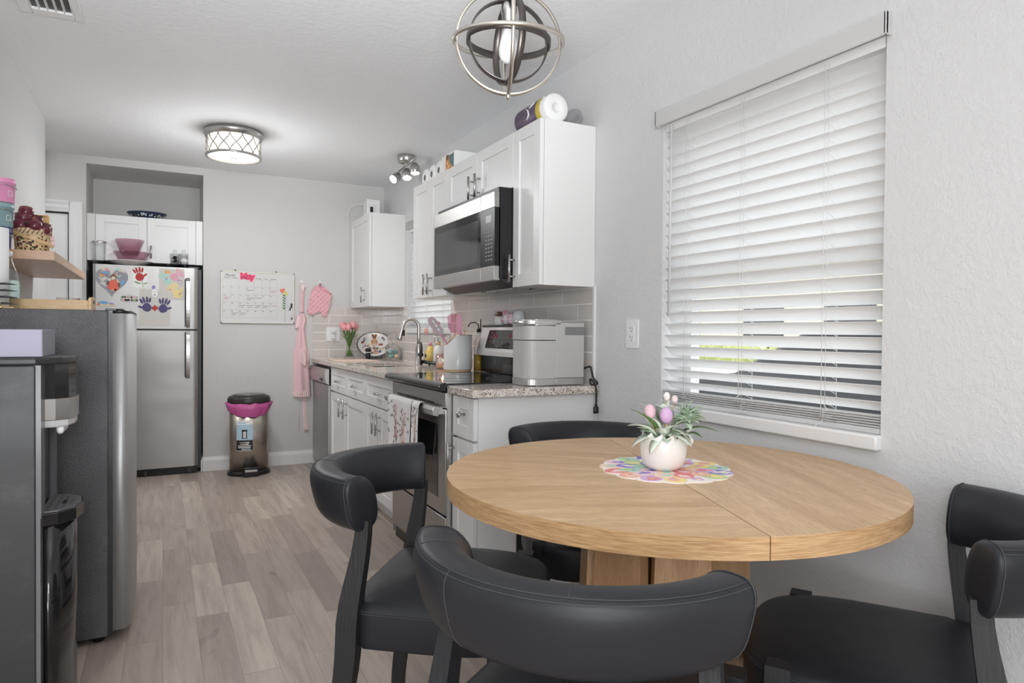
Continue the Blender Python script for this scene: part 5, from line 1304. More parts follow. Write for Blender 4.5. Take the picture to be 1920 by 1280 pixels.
# knick-knacks on top of the range
BT = 1.1872
def knick():
    c = Vector((1.735, 3.50, BT)); root = thing('potted_succulent', 'small white pot with a brown rosette plant on the stove backguard', 'plant', c)
    b = MB(); b.lathe([(.026, 0), (.030, .003), (.033, .05), (.030, .05), (.028, .040), (.001, .040)], c, 22); finish(b, 'pot', M['white'], root)
    b = MB(); rd = random.Random(9)
    for k in range(26):
        a = k * 2.4; el = rd.uniform(.25, 1.3); leaf(b, c + Vector((0, 0, .042)), c + Vector((math.cos(a) * math.cos(el) * .042, math.sin(a) * math.cos(el) * .042, .044 + math.sin(el) * .04)), .014, .0)
    finish(b, 'leaf', mat('brown_leaf', srgb(134, 104, 92), .6), root)
    for k, (y, lab, cols) in enumerate(((3.408, 'white egg figurine with pink spots next to the small pot', ((236, 228, 232), (222, 150, 176))), (3.345, 'pink and white striped egg figurine in the middle of the backguard trio', ((236, 196, 212), (244, 240, 242))), (3.268, 'plain white egg figurine nearest the coffee maker on the backguard', ((226, 228, 232), (226, 228, 232))))):
        c = Vector((1.735, y, BT)); r = .030 if k < 2 else .036
        root = thing('egg_figurine', lab, 'figurine', c, group='egg figurines on the stove')
        b = MB(); b.ball(c + Vector((0, 0, r * 1.15)), r, r * .95, r * 1.15, 20, 14); bd = finish(b, 'egg_body', mat('glazed_egg', srgb(*cols[0]), .25), root)
        if k == 0:
            b = MB()
            for dy, dz in ((.008, .04), (-.010, .045), (0, .024), (.014, .026), (-.014, .022)): b.ball(c + Vector((-r * .93, dy, dz)), .004, .004, .004, 8, 6)
            b.ball(c + Vector((-.012, .018, .068)), .008, .006, .014, 8, 6); b.ball(c + Vector((-.012, -.012, .068)), .008, .006, .014, 8, 6)
            finish(b, 'spot', mat('pink_spot', srgb(*cols[1]), .4), bd)
        if k == 1:
            b = MB()
            for q in (-.5, 0, .5): b.lathe([(r * math.sqrt(1 - q * q) * 1.012, r * 1.15 * (1 + q) - .003), (r * math.sqrt(1 - q * q) * 1.012, r * 1.15 * (1 + q) + .003)], c, 20, sy=.95, cap=False)
            finish(b, 'stripe', mat('white_stripe', srgb(*cols[1]), .3), bd)
    b = MB(); b.prism([(q[0] * .045 + 1.732, q[1] * .13 + 3.40) for q in circle_pts(1, 30)], BT - .0001, BT + .0001)
    b.b.free()
knick()
# outlets
def outlet(fr, root_loc, label, w, h, slots):
    root = thing('wall_outlet', label, 'outlet', root_loc)
    b = MB(); b.prism(rrect(w, h, .005), 0, .006, fr, .002); pl = finish(b, 'cover_plate', M['white'], root)
    b = MB(); b.prism(rrect(.034, .068, .003), .006, .0085, fr); rc = finish(b, 'receptacle', M['white'], root)
    b = MB()
    for s in (-1, 1):
        for x, w_, h_ in ((-.007, .003, .008), (.006, .002, .008)): b.bf(fr, x - w_ / 2, x + w_ / 2, s * .019 - h_ / 2 + .004, s * .019 + h_ / 2 + .004, .0085, .0088)
        b.prism([(q[0] * .0025, q[1] * .003 + s * .019 - .008) for q in circle_pts(1, 8)], .0085, .0088, fr)
    finish(b, 'slot', M['black'], rc)
    return root
outlet(face_left(XR, 2.310, 1.145), (XR, 2.31, 1.145), 'white double outlet on the wall between counter and dining window', .080, .122, True)
r_ = outlet(face_front(1.326, YB - .009, 1.115), (1.326, YB, 1.115), 'white outlet on the tiled backsplash with a plug-in adapter', .118, .122, True)
def adapter():
    fr = face_front(1.318, YB - .0181, 1.12)
    root = thing('plug_adapter', 'small white plug with a cord in the backsplash outlet', 'plug', (1.318, YB - .02, 1.12))
    b = MB(); b.prism([(q[0] - .003, q[1] + .022) for q in rrect(.034, .03, .005)], 0, .03, fr, .003); b.prism([(q[0], q[1] - .026) for q in rrect(.03, .034, .006)], 0, .028, fr, .003); finish(b, 'plug', M['white'], root)
    b = MB(); o = P(fr, 0, -.045, .012); b.tube([o, o + Vector((-.01, 0, -.03)), o + Vector((-.03, .01, -.09)), o + Vector((-.01, .012, -.14)), o + Vector((.05, .012, -.163))], .0018, 5)
    b.tube([P(fr, .012, .02, .02), P(fr, .05, .035, .01), P(fr, .085, .05, .01)], .0016, 5); finish(b, 'cord', M['white'], root)
adapter()
# ------------------------------------------------------------------ far wall: calendar, apron, mitt, bin
def calendar():
    x0, x1, z0, z1 = .419, .995, 1.203, 1.628; w, h = x1 - x0, z1 - z0
    fr = face_front(x0, YB - .012, z0)
    root = thing('wall_calendar', 'white month planner board with pink May lettering on the far wall', 'calendar', ((x0 + x1) / 2, YB, z0))
    b = MB(); b.bf(fr, 0, w, 0, h, -.012, 0); finish(b, 'board', mat('whiteboard_film', (.67, .67, .66), .3), root)
    b = MB(); t_ = .0075
    for a in ((0, w, 0, t_), (0, w, h - t_, h), (0, t_, 0, h), (w - t_, w, 0, h)): b.bf(fr, a[0], a[1], a[2], a[3], -.012, .004)
    finish(b, 'frame', mat('cream_aluminium', srgb(226, 222, 208), .35), root)
    gl = mat('grey_grid_line', srgb(176, 178, 176), .7); b = MB(); gx0, cw, ry = .014, .0602, .0635; top = h - .062
    for k in range(8): b.bf(fr, gx0 + cw * k - .0006, gx0 + cw * k + .0006, .045, top, 0, .0003)
    for k in range(6): b.bf(fr, gx0, gx0 + cw * 7, top - ry * k - .0006, top - ry * k + .0006, 0, .0003)
    finish(b, 'grid', gl, root)
    tf = lambda x, z: (P(fr, x, z, .0002), fr[1], fr[2], fr[3])
    b = MB()
    b.text('Month', .030, tf(.032, h - .044))
    for k, d in enumerate(('Sunday', 'Monday', 'Tuesday', 'Wednesday', 'Thursday', 'Friday', 'Saturday')): b.text(d, .0125, tf(gx0 + cw * (k + .5), h - .058), align='CENTER')
    n = 1
    for r_ in range(5):
        for k in range(7):
            if r_ == 0 and k < 5: continue
            if n <= 31: b.text(str(n), .0135, tf(gx0 + cw * k + .004, top - ry * r_ - .014)); n += 1
    finish(b, 'printed_text', mat('grey_black_print', (.10, .10, .11), .7), root)
    pk = mat('pink_letter_sticker', srgb(232, 62, 110), .5); pl = mat('pale_pink_outline', srgb(244, 170, 190), .6)
    b = MB(); b.text('May', .066, (P(fr, .148, h - .060, .0004), fr[1], fr[2], fr[3]), bold=.009); finish(b, 'letter_outline', pl, root)
    b = MB(); b.text('May', .066, (P(fr, .148, h - .060, .0012), fr[1], fr[2], fr[3]), bold=.005); finish(b, 'month_lettering', pk, root)
    b = MB(); c = 0
    def note(col, row, lines, bb):
        nonlocal c
        for k in range(lines): bb.scribble(fr, gx0 + cw * col + .005, top - ry * row - .030 - k * .014, cw * (.85 - .25 * (k % 2)), .008, .0007, c); c += 1
    for col, row, l in ((3, 1, 1), (3, 2, 2), (4, 2, 1), (2, 3, 2), (3, 3, 2), (4, 3, 2), (5, 3, 2), (1, 4, 2), (2, 4, 2)): note(col, row, l, b)
    finish(b, 'handwriting', M['ink'], root)
    b = MB()
    for col, row, l in ((6, 1, 2), (0, 2, 2), (6, 3, 1)): note(col, row, l, b)
    finish(b, 'red_handwriting', mat('red_marker', srgb(214, 96, 110), .7), root)
    # printed flower spray at the right
    FL = [mat('flower_print_green', srgb(120, 160, 96), .7), mat('flower_print_coral', srgb(232, 130, 110), .7), mat('flower_print_yellow', srgb(216, 206, 110), .7), mat('flower_print_grey', srgb(170, 176, 190), .7)]
    b = MB(); b.i = 0; b.tube([P(fr, .500, .012, .0006), P(fr, .502, .10, .0006), P(fr, .492, .22, .0006)], .0010, 4)
    for k in range(6):
        for s in (-1, 1):
            ox, oz = .497 - s * .006, .12 + k * .022; b.i = 0 if s < 0 else 3
            b.prism([(ox + s * (.012 + q[0] * .013 - q[1] * .0) , oz + .010 + q[1] * .006 + q[0] * .008) for q in circle_pts(1, 12)], 0, .0005, fr)
    for k, (ox, oz, i) in enumerate(((.478, .268, 1), (.488, .285, 1), (.470, .283, 1), (.506, .262, 2), (.514, .25, 2), (.482, .276, 1))): b.i = i; b.prism([(ox + q[0], oz + q[1]) for q in blob_pts((0, 0), .012, k, 14)], 0, .0006 + k * .0001, fr)
    finish(b, 'flower_print', FL, root)
    b = MB()
    for a in (.11, .43): b.prism([(a + q[0] * .006, h + .010 + q[1] * .005) for q in circle_pts(1, 12)], -.011, -.002, fr)
    finish(b, 'mounting_nail', M['darkgrey'], root)
calendar()
def marker():
    fr = face_front(.975, YB - .020, 1.33)
    root = thing('board_marker', 'black and white marker clipped on the planner board', 'marker', (.975, YB - .02, 1.27))
    b = MB(); b.cyl(P(fr, 0, -.08, 0), P(fr, -.004, .005, 0), .0055, n=12); finish(b, 'barrel', M['white'], root)
    b = MB(); b.cyl(P(fr, -.004, .005, 0), P(fr, -.002, .045, 0), .0065, n=12); b.cyl(P(fr, 0, -.09, 0), P(fr, 0, -.08, 0), .006, n=12); finish(b, 'cap', M['black'], root)
    b = MB(); b.prism([(-.024, -.012), (-.005, -.012), (-.003, .012), (-.012, .012)], -.006, .004, fr, .001); finish(b, 'clip', M['darkgrey'], root)
marker()
def hook(x, z, label):
    fr = face_front(x, YB, z); root = thing('wall_hook', label, 'hook', (x, YB, z))
    b = MB(); b.prism([(q[0] * .013, q[1] * .016) for q in circle_pts(1, 18)], .0005, .004, fr, .001); finish(b, 'hook_base', M['pane'] if False else M['white'], root)
    b = MB(); b.tube([P(fr, 0, .0, .004), P(fr, 0, -.012, .010), P(fr, 0, -.022, .012), P(fr, 0, -.024, .022), P(fr, 0, -.016, .026)], .002, 6); finish(b, 'hook_wire', M['darkgrey'], root)
hook(1.058, 1.560, 'small wall hook holding the apron strap'); hook(1.212, 1.562, 'small wall hook holding the oven mitt')
def cloth(name, prof, mats, parent, depth, folds, amp, y, seed=0, thick=.004):
    """hanging cloth: prof [(z, x_left, x_right)], folded surface swelling towards the room"""
    rd = random.Random(seed); ph = rd.uniform(0, 6); b = MB(); nu = 30
    rs = []
    for z, xl, xr in prof:
        front = []; back = []
        for k in range(nu + 1):
            u = k / nu; x = xl + (xr - xl) * u
            d = depth * math.sin(PI * u) ** .5 + amp * math.sin(u * folds * PI + ph + z * 3)
            front.append((x, y - max(.003, d) - .002, z)); back.append((x, y - .001, z))
        rs.append(front + list(reversed(back)))
    b.rings(rs); return finish(b, name, mats, parent)
def smoothprof(pts, n=6):
    out = []
    for (z0, a0, b0), (z1, a1, b1) in zip(pts, pts[1:]):
        for k in range(n): q = k / n; s = q * q * (3 - 2 * q); out.append((z0 + (z1 - z0) * q, a0 + (a1 - a0) * s, b0 + (b1 - b0) * s))
    out.append(pts[-1]); return out
def apron():
    root = thing('apron', 'pink apron hanging in folds on the far wall beside the calendar', 'apron', (1.06, YB - .02, .58))
    pm = mat('pink_apron_cotton', srgb(236, 198, 202), .9, sheen=.3); t_ = NT(pm); t_.bump(t_.noise(t_.coord(), 60, 3), .5, .004)
    m2 = mat('pale_pink_apron', srgb(238, 210, 212), .9)
    cloth('bib', smoothprof([(1.29, 1.035, 1.085), (1.24, 1.03, 1.10), (1.16, 1.022, 1.085), (1.05, 1.01, 1.10), (.95, .995, 1.115), (.86, .990, 1.125), (.74, .988, 1.135), (.64, .990, 1.138), (.60, .995, 1.135)]), pm, root, .035, 4, .006, YB, 1)
    cloth('neck_strap', smoothprof([(1.535, 1.050, 1.064), (1.48, 1.045, 1.082), (1.40, 1.046, 1.076), (1.30, 1.044, 1.078)]), pm, root, .014, 3, .003, YB - .006, 2)
    b = MB(); b.prism([(1.058, 1.555), (1.083, 1.525), (1.064, 1.47), (1.046, 1.52)], YB - .030, YB - .022, ((0, 0, 0), (1, 0, 0), (0, 0, 1), (0, 1, 0)), .002); finish(b, 'strap_loop', m2, root)
    cloth('ruffle', smoothprof([(.625, .992, 1.137), (.600, .986, 1.142), (.575, .990, 1.140)]), m2, root, .038, 17, .006, YB, 3)
    cloth('pocket', smoothprof([(.985, 1.045, 1.085), (.95, 1.022, 1.118), (.88, 1.025, 1.122), (.84, 1.06, 1.10)]), m2, root, .046, 5, .008, YB, 4)
    cloth('waist_tie', smoothprof([(1.27, 1.018, 1.06), (1.22, 1.008, 1.05), (1.16, 1.004, 1.03)], 4), m2, root, .020, 3, .004, YB, 5)
    cloth('apron_string', smoothprof([(.59, 1.068, 1.10), (.42, 1.074, 1.108), (.275, 1.082, 1.122)]), m2, root, .004, 2, .001, YB - .003, 6)
    b = MB(); b.tube([(1.040, YB - .006, .59), (1.038, YB - .006, .44), (1.037, YB - .006, .28)], .002, 5); finish(b, 'apron_string', M['nickel'] if False else m2, root)
apron()
def mitt():
    root = thing('oven_mitt', 'quilted pink oven mitt hanging on the far wall above the backsplash', 'oven mitt', (1.21, YB - .02, 1.28))
    pm = mat('quilted_pink_cotton', srgb(236, 180, 188), .9, sheen=.3); t_ = NT(pm); v = t_.coord((1, 1, 1), (0, R(45), 0))
    br = t_.n('ShaderNodeTexChecker'); t_.l(v, br.inputs[0]); br.inputs['Scale'].default_value = 40
    w1 = t_.n('ShaderNodeTexWave'); t_.l(v, w1.inputs[0]); w1.bands_direction = 'X'; w1.inputs['Scale'].default_value = 11; w2 = t_.n('ShaderNodeTexWave'); t_.l(v, w2.inputs[0]); w2.bands_direction = 'Z'; w2.inputs['Scale'].default_value = 11
    t_.bump(t_.math('MULTIPLY', w1.outputs['Fac'], w2.outputs['Fac']), .8, .006)
    fr = face_front(0, YB - .004, 0)
    a = [(1.150, 1.500), (1.170, 1.525), (1.25, 1.520), (1.270, 1.505), (1.308, 1.462), (1.298, 1.42), (1.282, 1.33), (1.268, 1.277), (1.245, 1.262), (1.228, 1.275), (1.222, 1.312), (1.205, 1.322), (1.185, 1.312), (1.165, 1.288), (1.130, 1.278), (1.108, 1.295), (1.104, 1.33), (1.118, 1.37), (1.132, 1.42), (1.135, 1.47)]
    b = MB(); b.prism(a, 0, .028, fr, .009)
    finish(b, 'mitt_body', pm, root, )
    b = MB(); b.tube([P(fr, x, z, .020) for x, z in [(1.135, 1.47), (1.150, 1.500), (1.170, 1.525), (1.25, 1.520), (1.270, 1.505), (1.24, 1.500), (1.205, 1.495), (1.165, 1.49)]], .004, 6, closed=True); b.tube([P(fr, x, z, .029) for x, z in [(1.205, 1.522), (1.25, 1.49), (1.308, 1.462)]], .004, 6)
    b.tube([P(fr, 1.205, 1.522, .016), P(fr, 1.200, 1.545, .02), P(fr, 1.212, 1.556, .024), P(fr, 1.218, 1.545, .02), P(fr, 1.212, 1.522, .016)], .004, 6)
    finish(b, 'binding', mat('darker_pink_binding', srgb(218, 152, 164), .9), root)
mitt()
def bin_():
    c = Vector((.612, 5.735, 0)); root = thing('trash_can', 'steel pedal bin with black lid and magenta liner against the far wall', 'trash can', c)
    m = mat('warm_brushed_steel', (.50, .455, .40), .34, 1)
    b = MB(); b.lathe([(.146, .030), (.146, .560), (.140, .560)], c, 56, sy=.82); finish(b, 'bin_body', m, root)
    b = MB(); b.lathe([(.160, 0), (.162, .014), (.156, .028), (.147, .036), (.001, .036)], c, 48, sy=.84); b.box(c.x - .058, c.x + .058, c.y - .165, c.y - .11, .002, .075, .006); bs = finish(b, 'base', M['black'], root)
    b = MB(); b.box(c.x - .046, c.x + .044, c.y - .176, c.y - .160, .040, .058, .003); finish(b, 'pedal', M['steel'], bs)
    # liner
    b = MB(); n = 64; rs = []; rd = random.Random(8); ph = [rd.uniform(0, 6) for _ in range(4)]
    for j, (r, z) in enumerate(((.150, .575), (.168, .568), (.166, .545), (.156, .522), (.149, .510))):
        ring = []
        for k in range(n):
            t = 2 * PI * k / n; wv = .004 * math.sin(9 * t + ph[0]) + .003 * math.sin(17 * t + ph[1] + j); sag = (.020 * math.sin(t - .3 + PI) if j > 1 else 0) * 1.0 * (j - 1) / 2
            ring.append(c + Vector((math.cos(t) * (r + wv + (.010 if j == 1 and abs(math.cos(t)) > .9 else 0)), math.sin(t) * (r + wv) * .84, z + (sag if math.sin(t) > 0 else sag * -1 if False else -.012 * max(0, -math.sin(t)) * j) + .003 * math.sin(13 * t + j))))
        rs.append(ring)
    b.rings(rs, False, False); o = finish(b, 'bin_liner', mat('magenta_plastic_bag', srgb(196, 92, 152), .35), root)
    b = MB(); b.lathe([(.158, .565), (.162, .575), (.160, .604), (.150, .620), (.128, .626), (.122, .632), (.06, .634), (.001, .634)], c, 56, sy=.84); ld = finish(b, 'lid', mat('brown_black_plastic', (.035, .030, .028), .35), root)
    b = MB(); b.lathe([(.118, .6325), (.110, .637), (.05, .638), (.001, .638)], c, 48, sy=.84); finish(b, 'lid_panel', mat('grey_lid_insert', (.24, .23, .22), .35, .6), ld)
    # paper sticker wrapped on the front
    LB = [M['paper'], mat('sticker_sky_blue', srgb(176, 206, 222), .6), mat('sticker_black', (.02, .02, .022), .5), M['steel_lt']]
    b = MB()
    def wrap(i, a0, a1, z0, z1, d):
        b.i = i; n = 8; vs = []
        for z in (z0, z1):
            vs.append([b.v(c + Vector((math.sin(a0 + (a1 - a0) * k / n) * (.146 + d), -math.cos(a0 + (a1 - a0) * k / n) * (.146 + d) * .82, z))) for k in range(n + 1)])
        for k in range(n): b.f([vs[0][k], vs[0][k + 1], vs[1][k + 1], vs[1][k]])
    A0, A1 = R(-43), R(6); f = lambda q: A0 + (A1 - A0) * q
    wrap(0, A0, A1, .20, .435, .0008); wrap(1, A0, A1, .285, .405, .0012); wrap(2, A0, A1, .203, .284, .0012)
    wrap(3, f(.36), f(.66), .300, .352, .0016); wrap(2, f(.34), f(.68), .352, .366, .0018); wrap(2, f(.36), f(.42), .300, .352, .002); wrap(2, f(.60), f(.66), .300, .352, .002); wrap(2, f(.34), f(.68), .296, .301, .002)
    for k, (q0, q1) in enumerate(((.2, .8), (.25, .75), (.12, .9), (.12, .86))): wrap(3 if k < 2 else 0, f(q0), f(q1), .262 - k * .013, .268 - k * .013, .0016)
    for k in range(5): wrap(0, f(.35 + k * .11), f(.42 + k * .11), .208, .216, .0016)
    wrap(2, f(.86), f(.96), .407, .410, .0014); wrap(1, f(.1), f(.6), .415, .425, .0012)
    finish(b, 'sticker', LB, root, recalc=False)
bin_()

# ------------------------------------------------------------------ on and above the refrigerator
FT = 1.6345
def pic(name, label, cat, build, cx, cz, mats, group=None, y=5.9045):
    b = MB(); build(b, face_front(cx, y, cz)); return solo(b, name, mats, label, cat, group)
PC = {k: mat('print_' + k, srgb(*v), .7) for k, v in dict(paper=(206, 202, 196), red=(178, 62, 60), coral=(222, 110, 92), navy=(84, 78, 118), mint=(176, 212, 204), rose=(222, 164, 180), lemon=(234, 214, 150), orange=(222, 170, 110), violet=(150, 130, 196), blue=(120, 168, 206), brown=(110, 76, 66), green=(140, 170, 130), grey=(150, 152, 160), mauve=(160, 120, 134), sand=(226, 206, 176), black=(30, 28, 30)).items()}
def hand(b, i, fr, s, c0, flip=1, fingers=True, rot=0):
    cr, sr = math.cos(rot), math.sin(rot); T = lambda pts: [((x * cr - y * sr) * s * flip, (x * sr + y * cr) * s) for x, y in pts]
    b.i = i; b.prism(T([(q[0] * .36, q[1] * .40 - .2) for q in blob_pts((0, 0), 1, 3, 18, .05)]), c0, c0 + .0005, fr)
    for a, l, x in ((24, .50, -.27), (9, .62, -.11), (-5, .64, .07), (-18, .54, .24), (-58, .44, .30)):
        ca, sa = math.cos(R(a)), math.sin(R(a)); bx, by = x, (.18 if a > -50 else -.18)
        b.prism(T([(bx - sa * (l / 2 + q[1] * l / 2) + ca * q[0] * .10, by + ca * (l / 2 + q[1] * l / 2) + sa * q[0] * .10) for q in circle_pts(1, 12)]), c0, c0 + .0004, fr)
def heart(w, h, n=40):
    o = []
    for k in range(n):
        t = 2 * PI * k / n; x = 16 * math.sin(t) ** 3; y = 13 * math.cos(t) - 5 * math.cos(2 * t) - 2 * math.cos(3 * t) - math.cos(4 * t); o.append((x / 32 * w, y / 29 * h))
    return o
def balloon(b, fr):
    b.i = 0; b.prism(heart(.215, .215), 0, .004, fr, .001); rd = random.Random(21); hp = heart(.19, .19)
    for k in range(90):
        x, y = rd.uniform(-.088, .088), rd.uniform(-.085, .085)
        if abs(x) > .10 - abs(min(0, y + .0)) * .95 - .012 or (y > .06 and abs(x) < .03): continue
        b.i = rd.choice([1, 2, 3, 4, 5, 8, 4, 0, 9]); b.prism([(x + q[0], y + q[1] * .7) for q in blob_pts((0, 0), rd.uniform(.008, .018), k, 14, .3)], .004, .0046 + k * .00002, fr)
    # a small doll-like figure in a coral dress
    b.i = 6; b.prism([(-.010, .005), (.032, .005), (.048, -.062), (.03, -.078), (-.006, -.078), (-.030, -.055)], .004, .0062, fr)
    b.i = 7; b.prism([(.010 + q[0] * .019, .026 + q[1] * .021) for q in circle_pts(1, 16)], .004, .0066, fr)
    b.i = 8; b.prism([(.010 + q[0] * .014, .020 + q[1] * .013) for q in circle_pts(1, 14)], .004, .0070, fr)
    b.i = 7; b.prism([(.048, -.01), (.054, -.03), (.05, -.05), (.036, -.02)], .004, .0063, fr); b.prism([(-.028, -.0), (-.016, -.01), (-.02, -.035), (-.032, -.03)], .004, .0063, fr)
pic('heart_picture', 'heart shaped picture with a coral dressed figure at top left of the freezer door', 'picture', balloon, -.342, 1.510, [PC[k] for k in ('grey', 'mauve', 'rose', 'blue', 'paper', 'orange', 'coral', 'brown', 'sand', 'mint')])
def redhand(b, fr):
    b.i = 0; b.prism([(-.05, -.085), (.05, -.085), (.05, .065), (-.05, .065)], 0, .0008, fr); hand(b, 1, (P(fr, -.005, .006, 0), *fr[1:]), .078, .0008, 1, rot=.15)
    b.i = 2; b.prism([(.012, -.03), (.017, -.03), (.022, -.085), (.017, -.085)], .0008, .0012, fr); b.prism([(.014, -.06), (-.03, -.04), (-.045, -.05), (-.01, -.065)], .0008, .0012, fr); b.prism([(.02, -.06), (.045, -.045), (.05, -.055), (.03, -.066)], .0008, .0012, fr)
pic('handprint_drawing', 'paper with a red handprint flower beside the heart picture on the freezer door', 'drawing', redhand, -.155, 1.555, [M['paper'], PC['red'], PC['green']])
def pastel(b, fr):
    b.i = 0; b.prism([(-.088, -.122), (.088, -.122), (.088, .122), (-.088, .122)], 0, .0008, fr)
    hand(b, 1, (P(fr, -.04, .04, 0), *fr[1:]), .075, .0008, rot=.5); hand(b, 2, (P(fr, .030, .070, 0), *fr[1:]), .078, .0008, rot=-.9); hand(b, 3, (P(fr, .03, -.055, 0), *fr[1:]), .09, .0008, rot=.6)
    b.i = 5
    for k, q in enumerate(zip(heart(.036, .034), heart(.036, .034)[1:])): b.tube([P(fr, .055 + q[0][0], .022 + q[0][1], .0012), P(fr, .055 + q[1][0], .022 + q[1][1], .0012)], .0012, 4)
    b.i = 4; b.prism([(-.03 + q[0], .095 + q[1] * .7) for q in blob_pts((0, 0), .02, 4, 12)], .0008, .0014, fr)
    b.i = 6
    for x, y in ((-.045, .03), (-.035, .036), (-.03, -.055), (-.012, -.05), (.06, -.075), (.05, -.085)): b.bf(fr, x, x + .005, y, y + .018, .0008, .0014)
pic('handprint_drawing', 'pastel handprint paper in mint, pink and yellow at the freezer handle', 'drawing', pastel, .062, 1.497, [PC['paper'], PC['mint'], PC['rose'], PC['lemon'], PC['orange'], PC['violet'], PC['mauve']])
def navyhand(b, fr):
    b.i = 0; b.prism([(-.103, -.155), (.103, -.155), (.103, .125), (-.103, .125)], 0, .0008, fr)
    hand(b, 1, (P(fr, -.058, .0, 0), *fr[1:]), .085, .0008, -1, rot=-.2); hand(b, 1, (P(fr, .06, -.006, 0), *fr[1:]), .085, .0008, 1, rot=-.2)
    b.i = 2
    for a in (0, 70, -65): b.prism([(q[0] * .008 * math.cos(R(a)) - q[1] * .026 * math.sin(R(a)), -.02 + q[0] * .008 * math.sin(R(a)) + q[1] * .026 * math.cos(R(a))) for q in circle_pts(1, 12)], .0008, .0015 + a * .000001, fr)
pic('handprint_drawing', 'paper with two navy handprints and a red bow low on the freezer door', 'drawing', navyhand, -.055, 1.330, [PC['paper'], PC['navy'], PC['red']], y=5.9035)
def face_mag(b, fr):
    b.i = 0; b.prism([(q[0] * .021, q[1] * .034) for q in circle_pts(1, 20)], 0, .004, fr, .001); b.i = 1
    for x in (-.007, .007): b.prism([(x + q[0] * .003, .008 + q[1] * .003) for q in circle_pts(1, 8)], .004, .0046, fr)
    b.prism([(q[0] * .009, -.012 + q[1] * .006) for q in circle_pts(1, 10)], .004, .0046, fr); b.i = 2; b.prism([(q[0] * .012 - .008, .045 + q[1] * .015) for q in circle_pts(1, 10)], 0, .003, fr)
pic('face_magnet', 'small white oval face magnet above the navy handprints', 'magnet', face_mag, -.056, 1.425, [M['paper'], PC['grey'], PC['violet']], y=5.9025)
def words(b, fr):
    b.i = 0; b.prism(blob_pts((0, 0), 1, 6, 40, .04) and [(q[0] * .065, q[1] * .03) for q in blob_pts((0, 0), 1, 6, 40, .08)], 0, .003, fr); rd = random.Random(31)
    for k in range(26): b.i = rd.choice([1, 2, 3, 4, 4]); b.prism([(rd.uniform(-.05, .05) + q[0], rd.uniform(-.02, .02) + q[1]) for q in blob_pts((0, 0), rd.uniform(.004, .008), k, 8)] if False else [((k % 13 - 6) * .0085 + q[0], (.012 if k < 13 else -.01) + q[1] * 1.5) for q in blob_pts((0, 0), .0055, k, 8, .3)], .003, .0036 + k * .00002, fr)
pic('souvenir_magnet', 'green and pink palm souvenir magnet below the red handprint', 'magnet', words, -.228, 1.377, [PC['paper'], PC['green'], PC['rose'], PC['violet'], PC['black']])
def beach(b, fr):
    b.i = 0; b.prism([(-.062, -.022), (.06, -.018), (.058, .0), (.02, .012), (-.005, .026), (-.045, .022), (-.062, .018)], 0, .003, fr)
    for i, pts in ((1, [(-.05, .0), (.0, -.008), (.018, .008), (-.01, .02), (-.045, .016)]), (2, [(-.06, -.016), (-.04, -.014), (-.052, .014)]), (3, [(-.03, -.018), (.055, -.016), (.055, -.010), (-.03, -.010)]), (4, [(.02, -.006), (.05, -.006), (.052, .0), (.022, .006)])): b.i = i; b.prism(pts, .003, .0042, fr)
pic('souvenir_magnet', 'blue and orange beach souvenir magnet at lower left of the freezer door', 'magnet', beach, -.378, 1.337, [PC['paper'], PC['blue'], PC['coral'], PC['lemon'], PC['violet']])

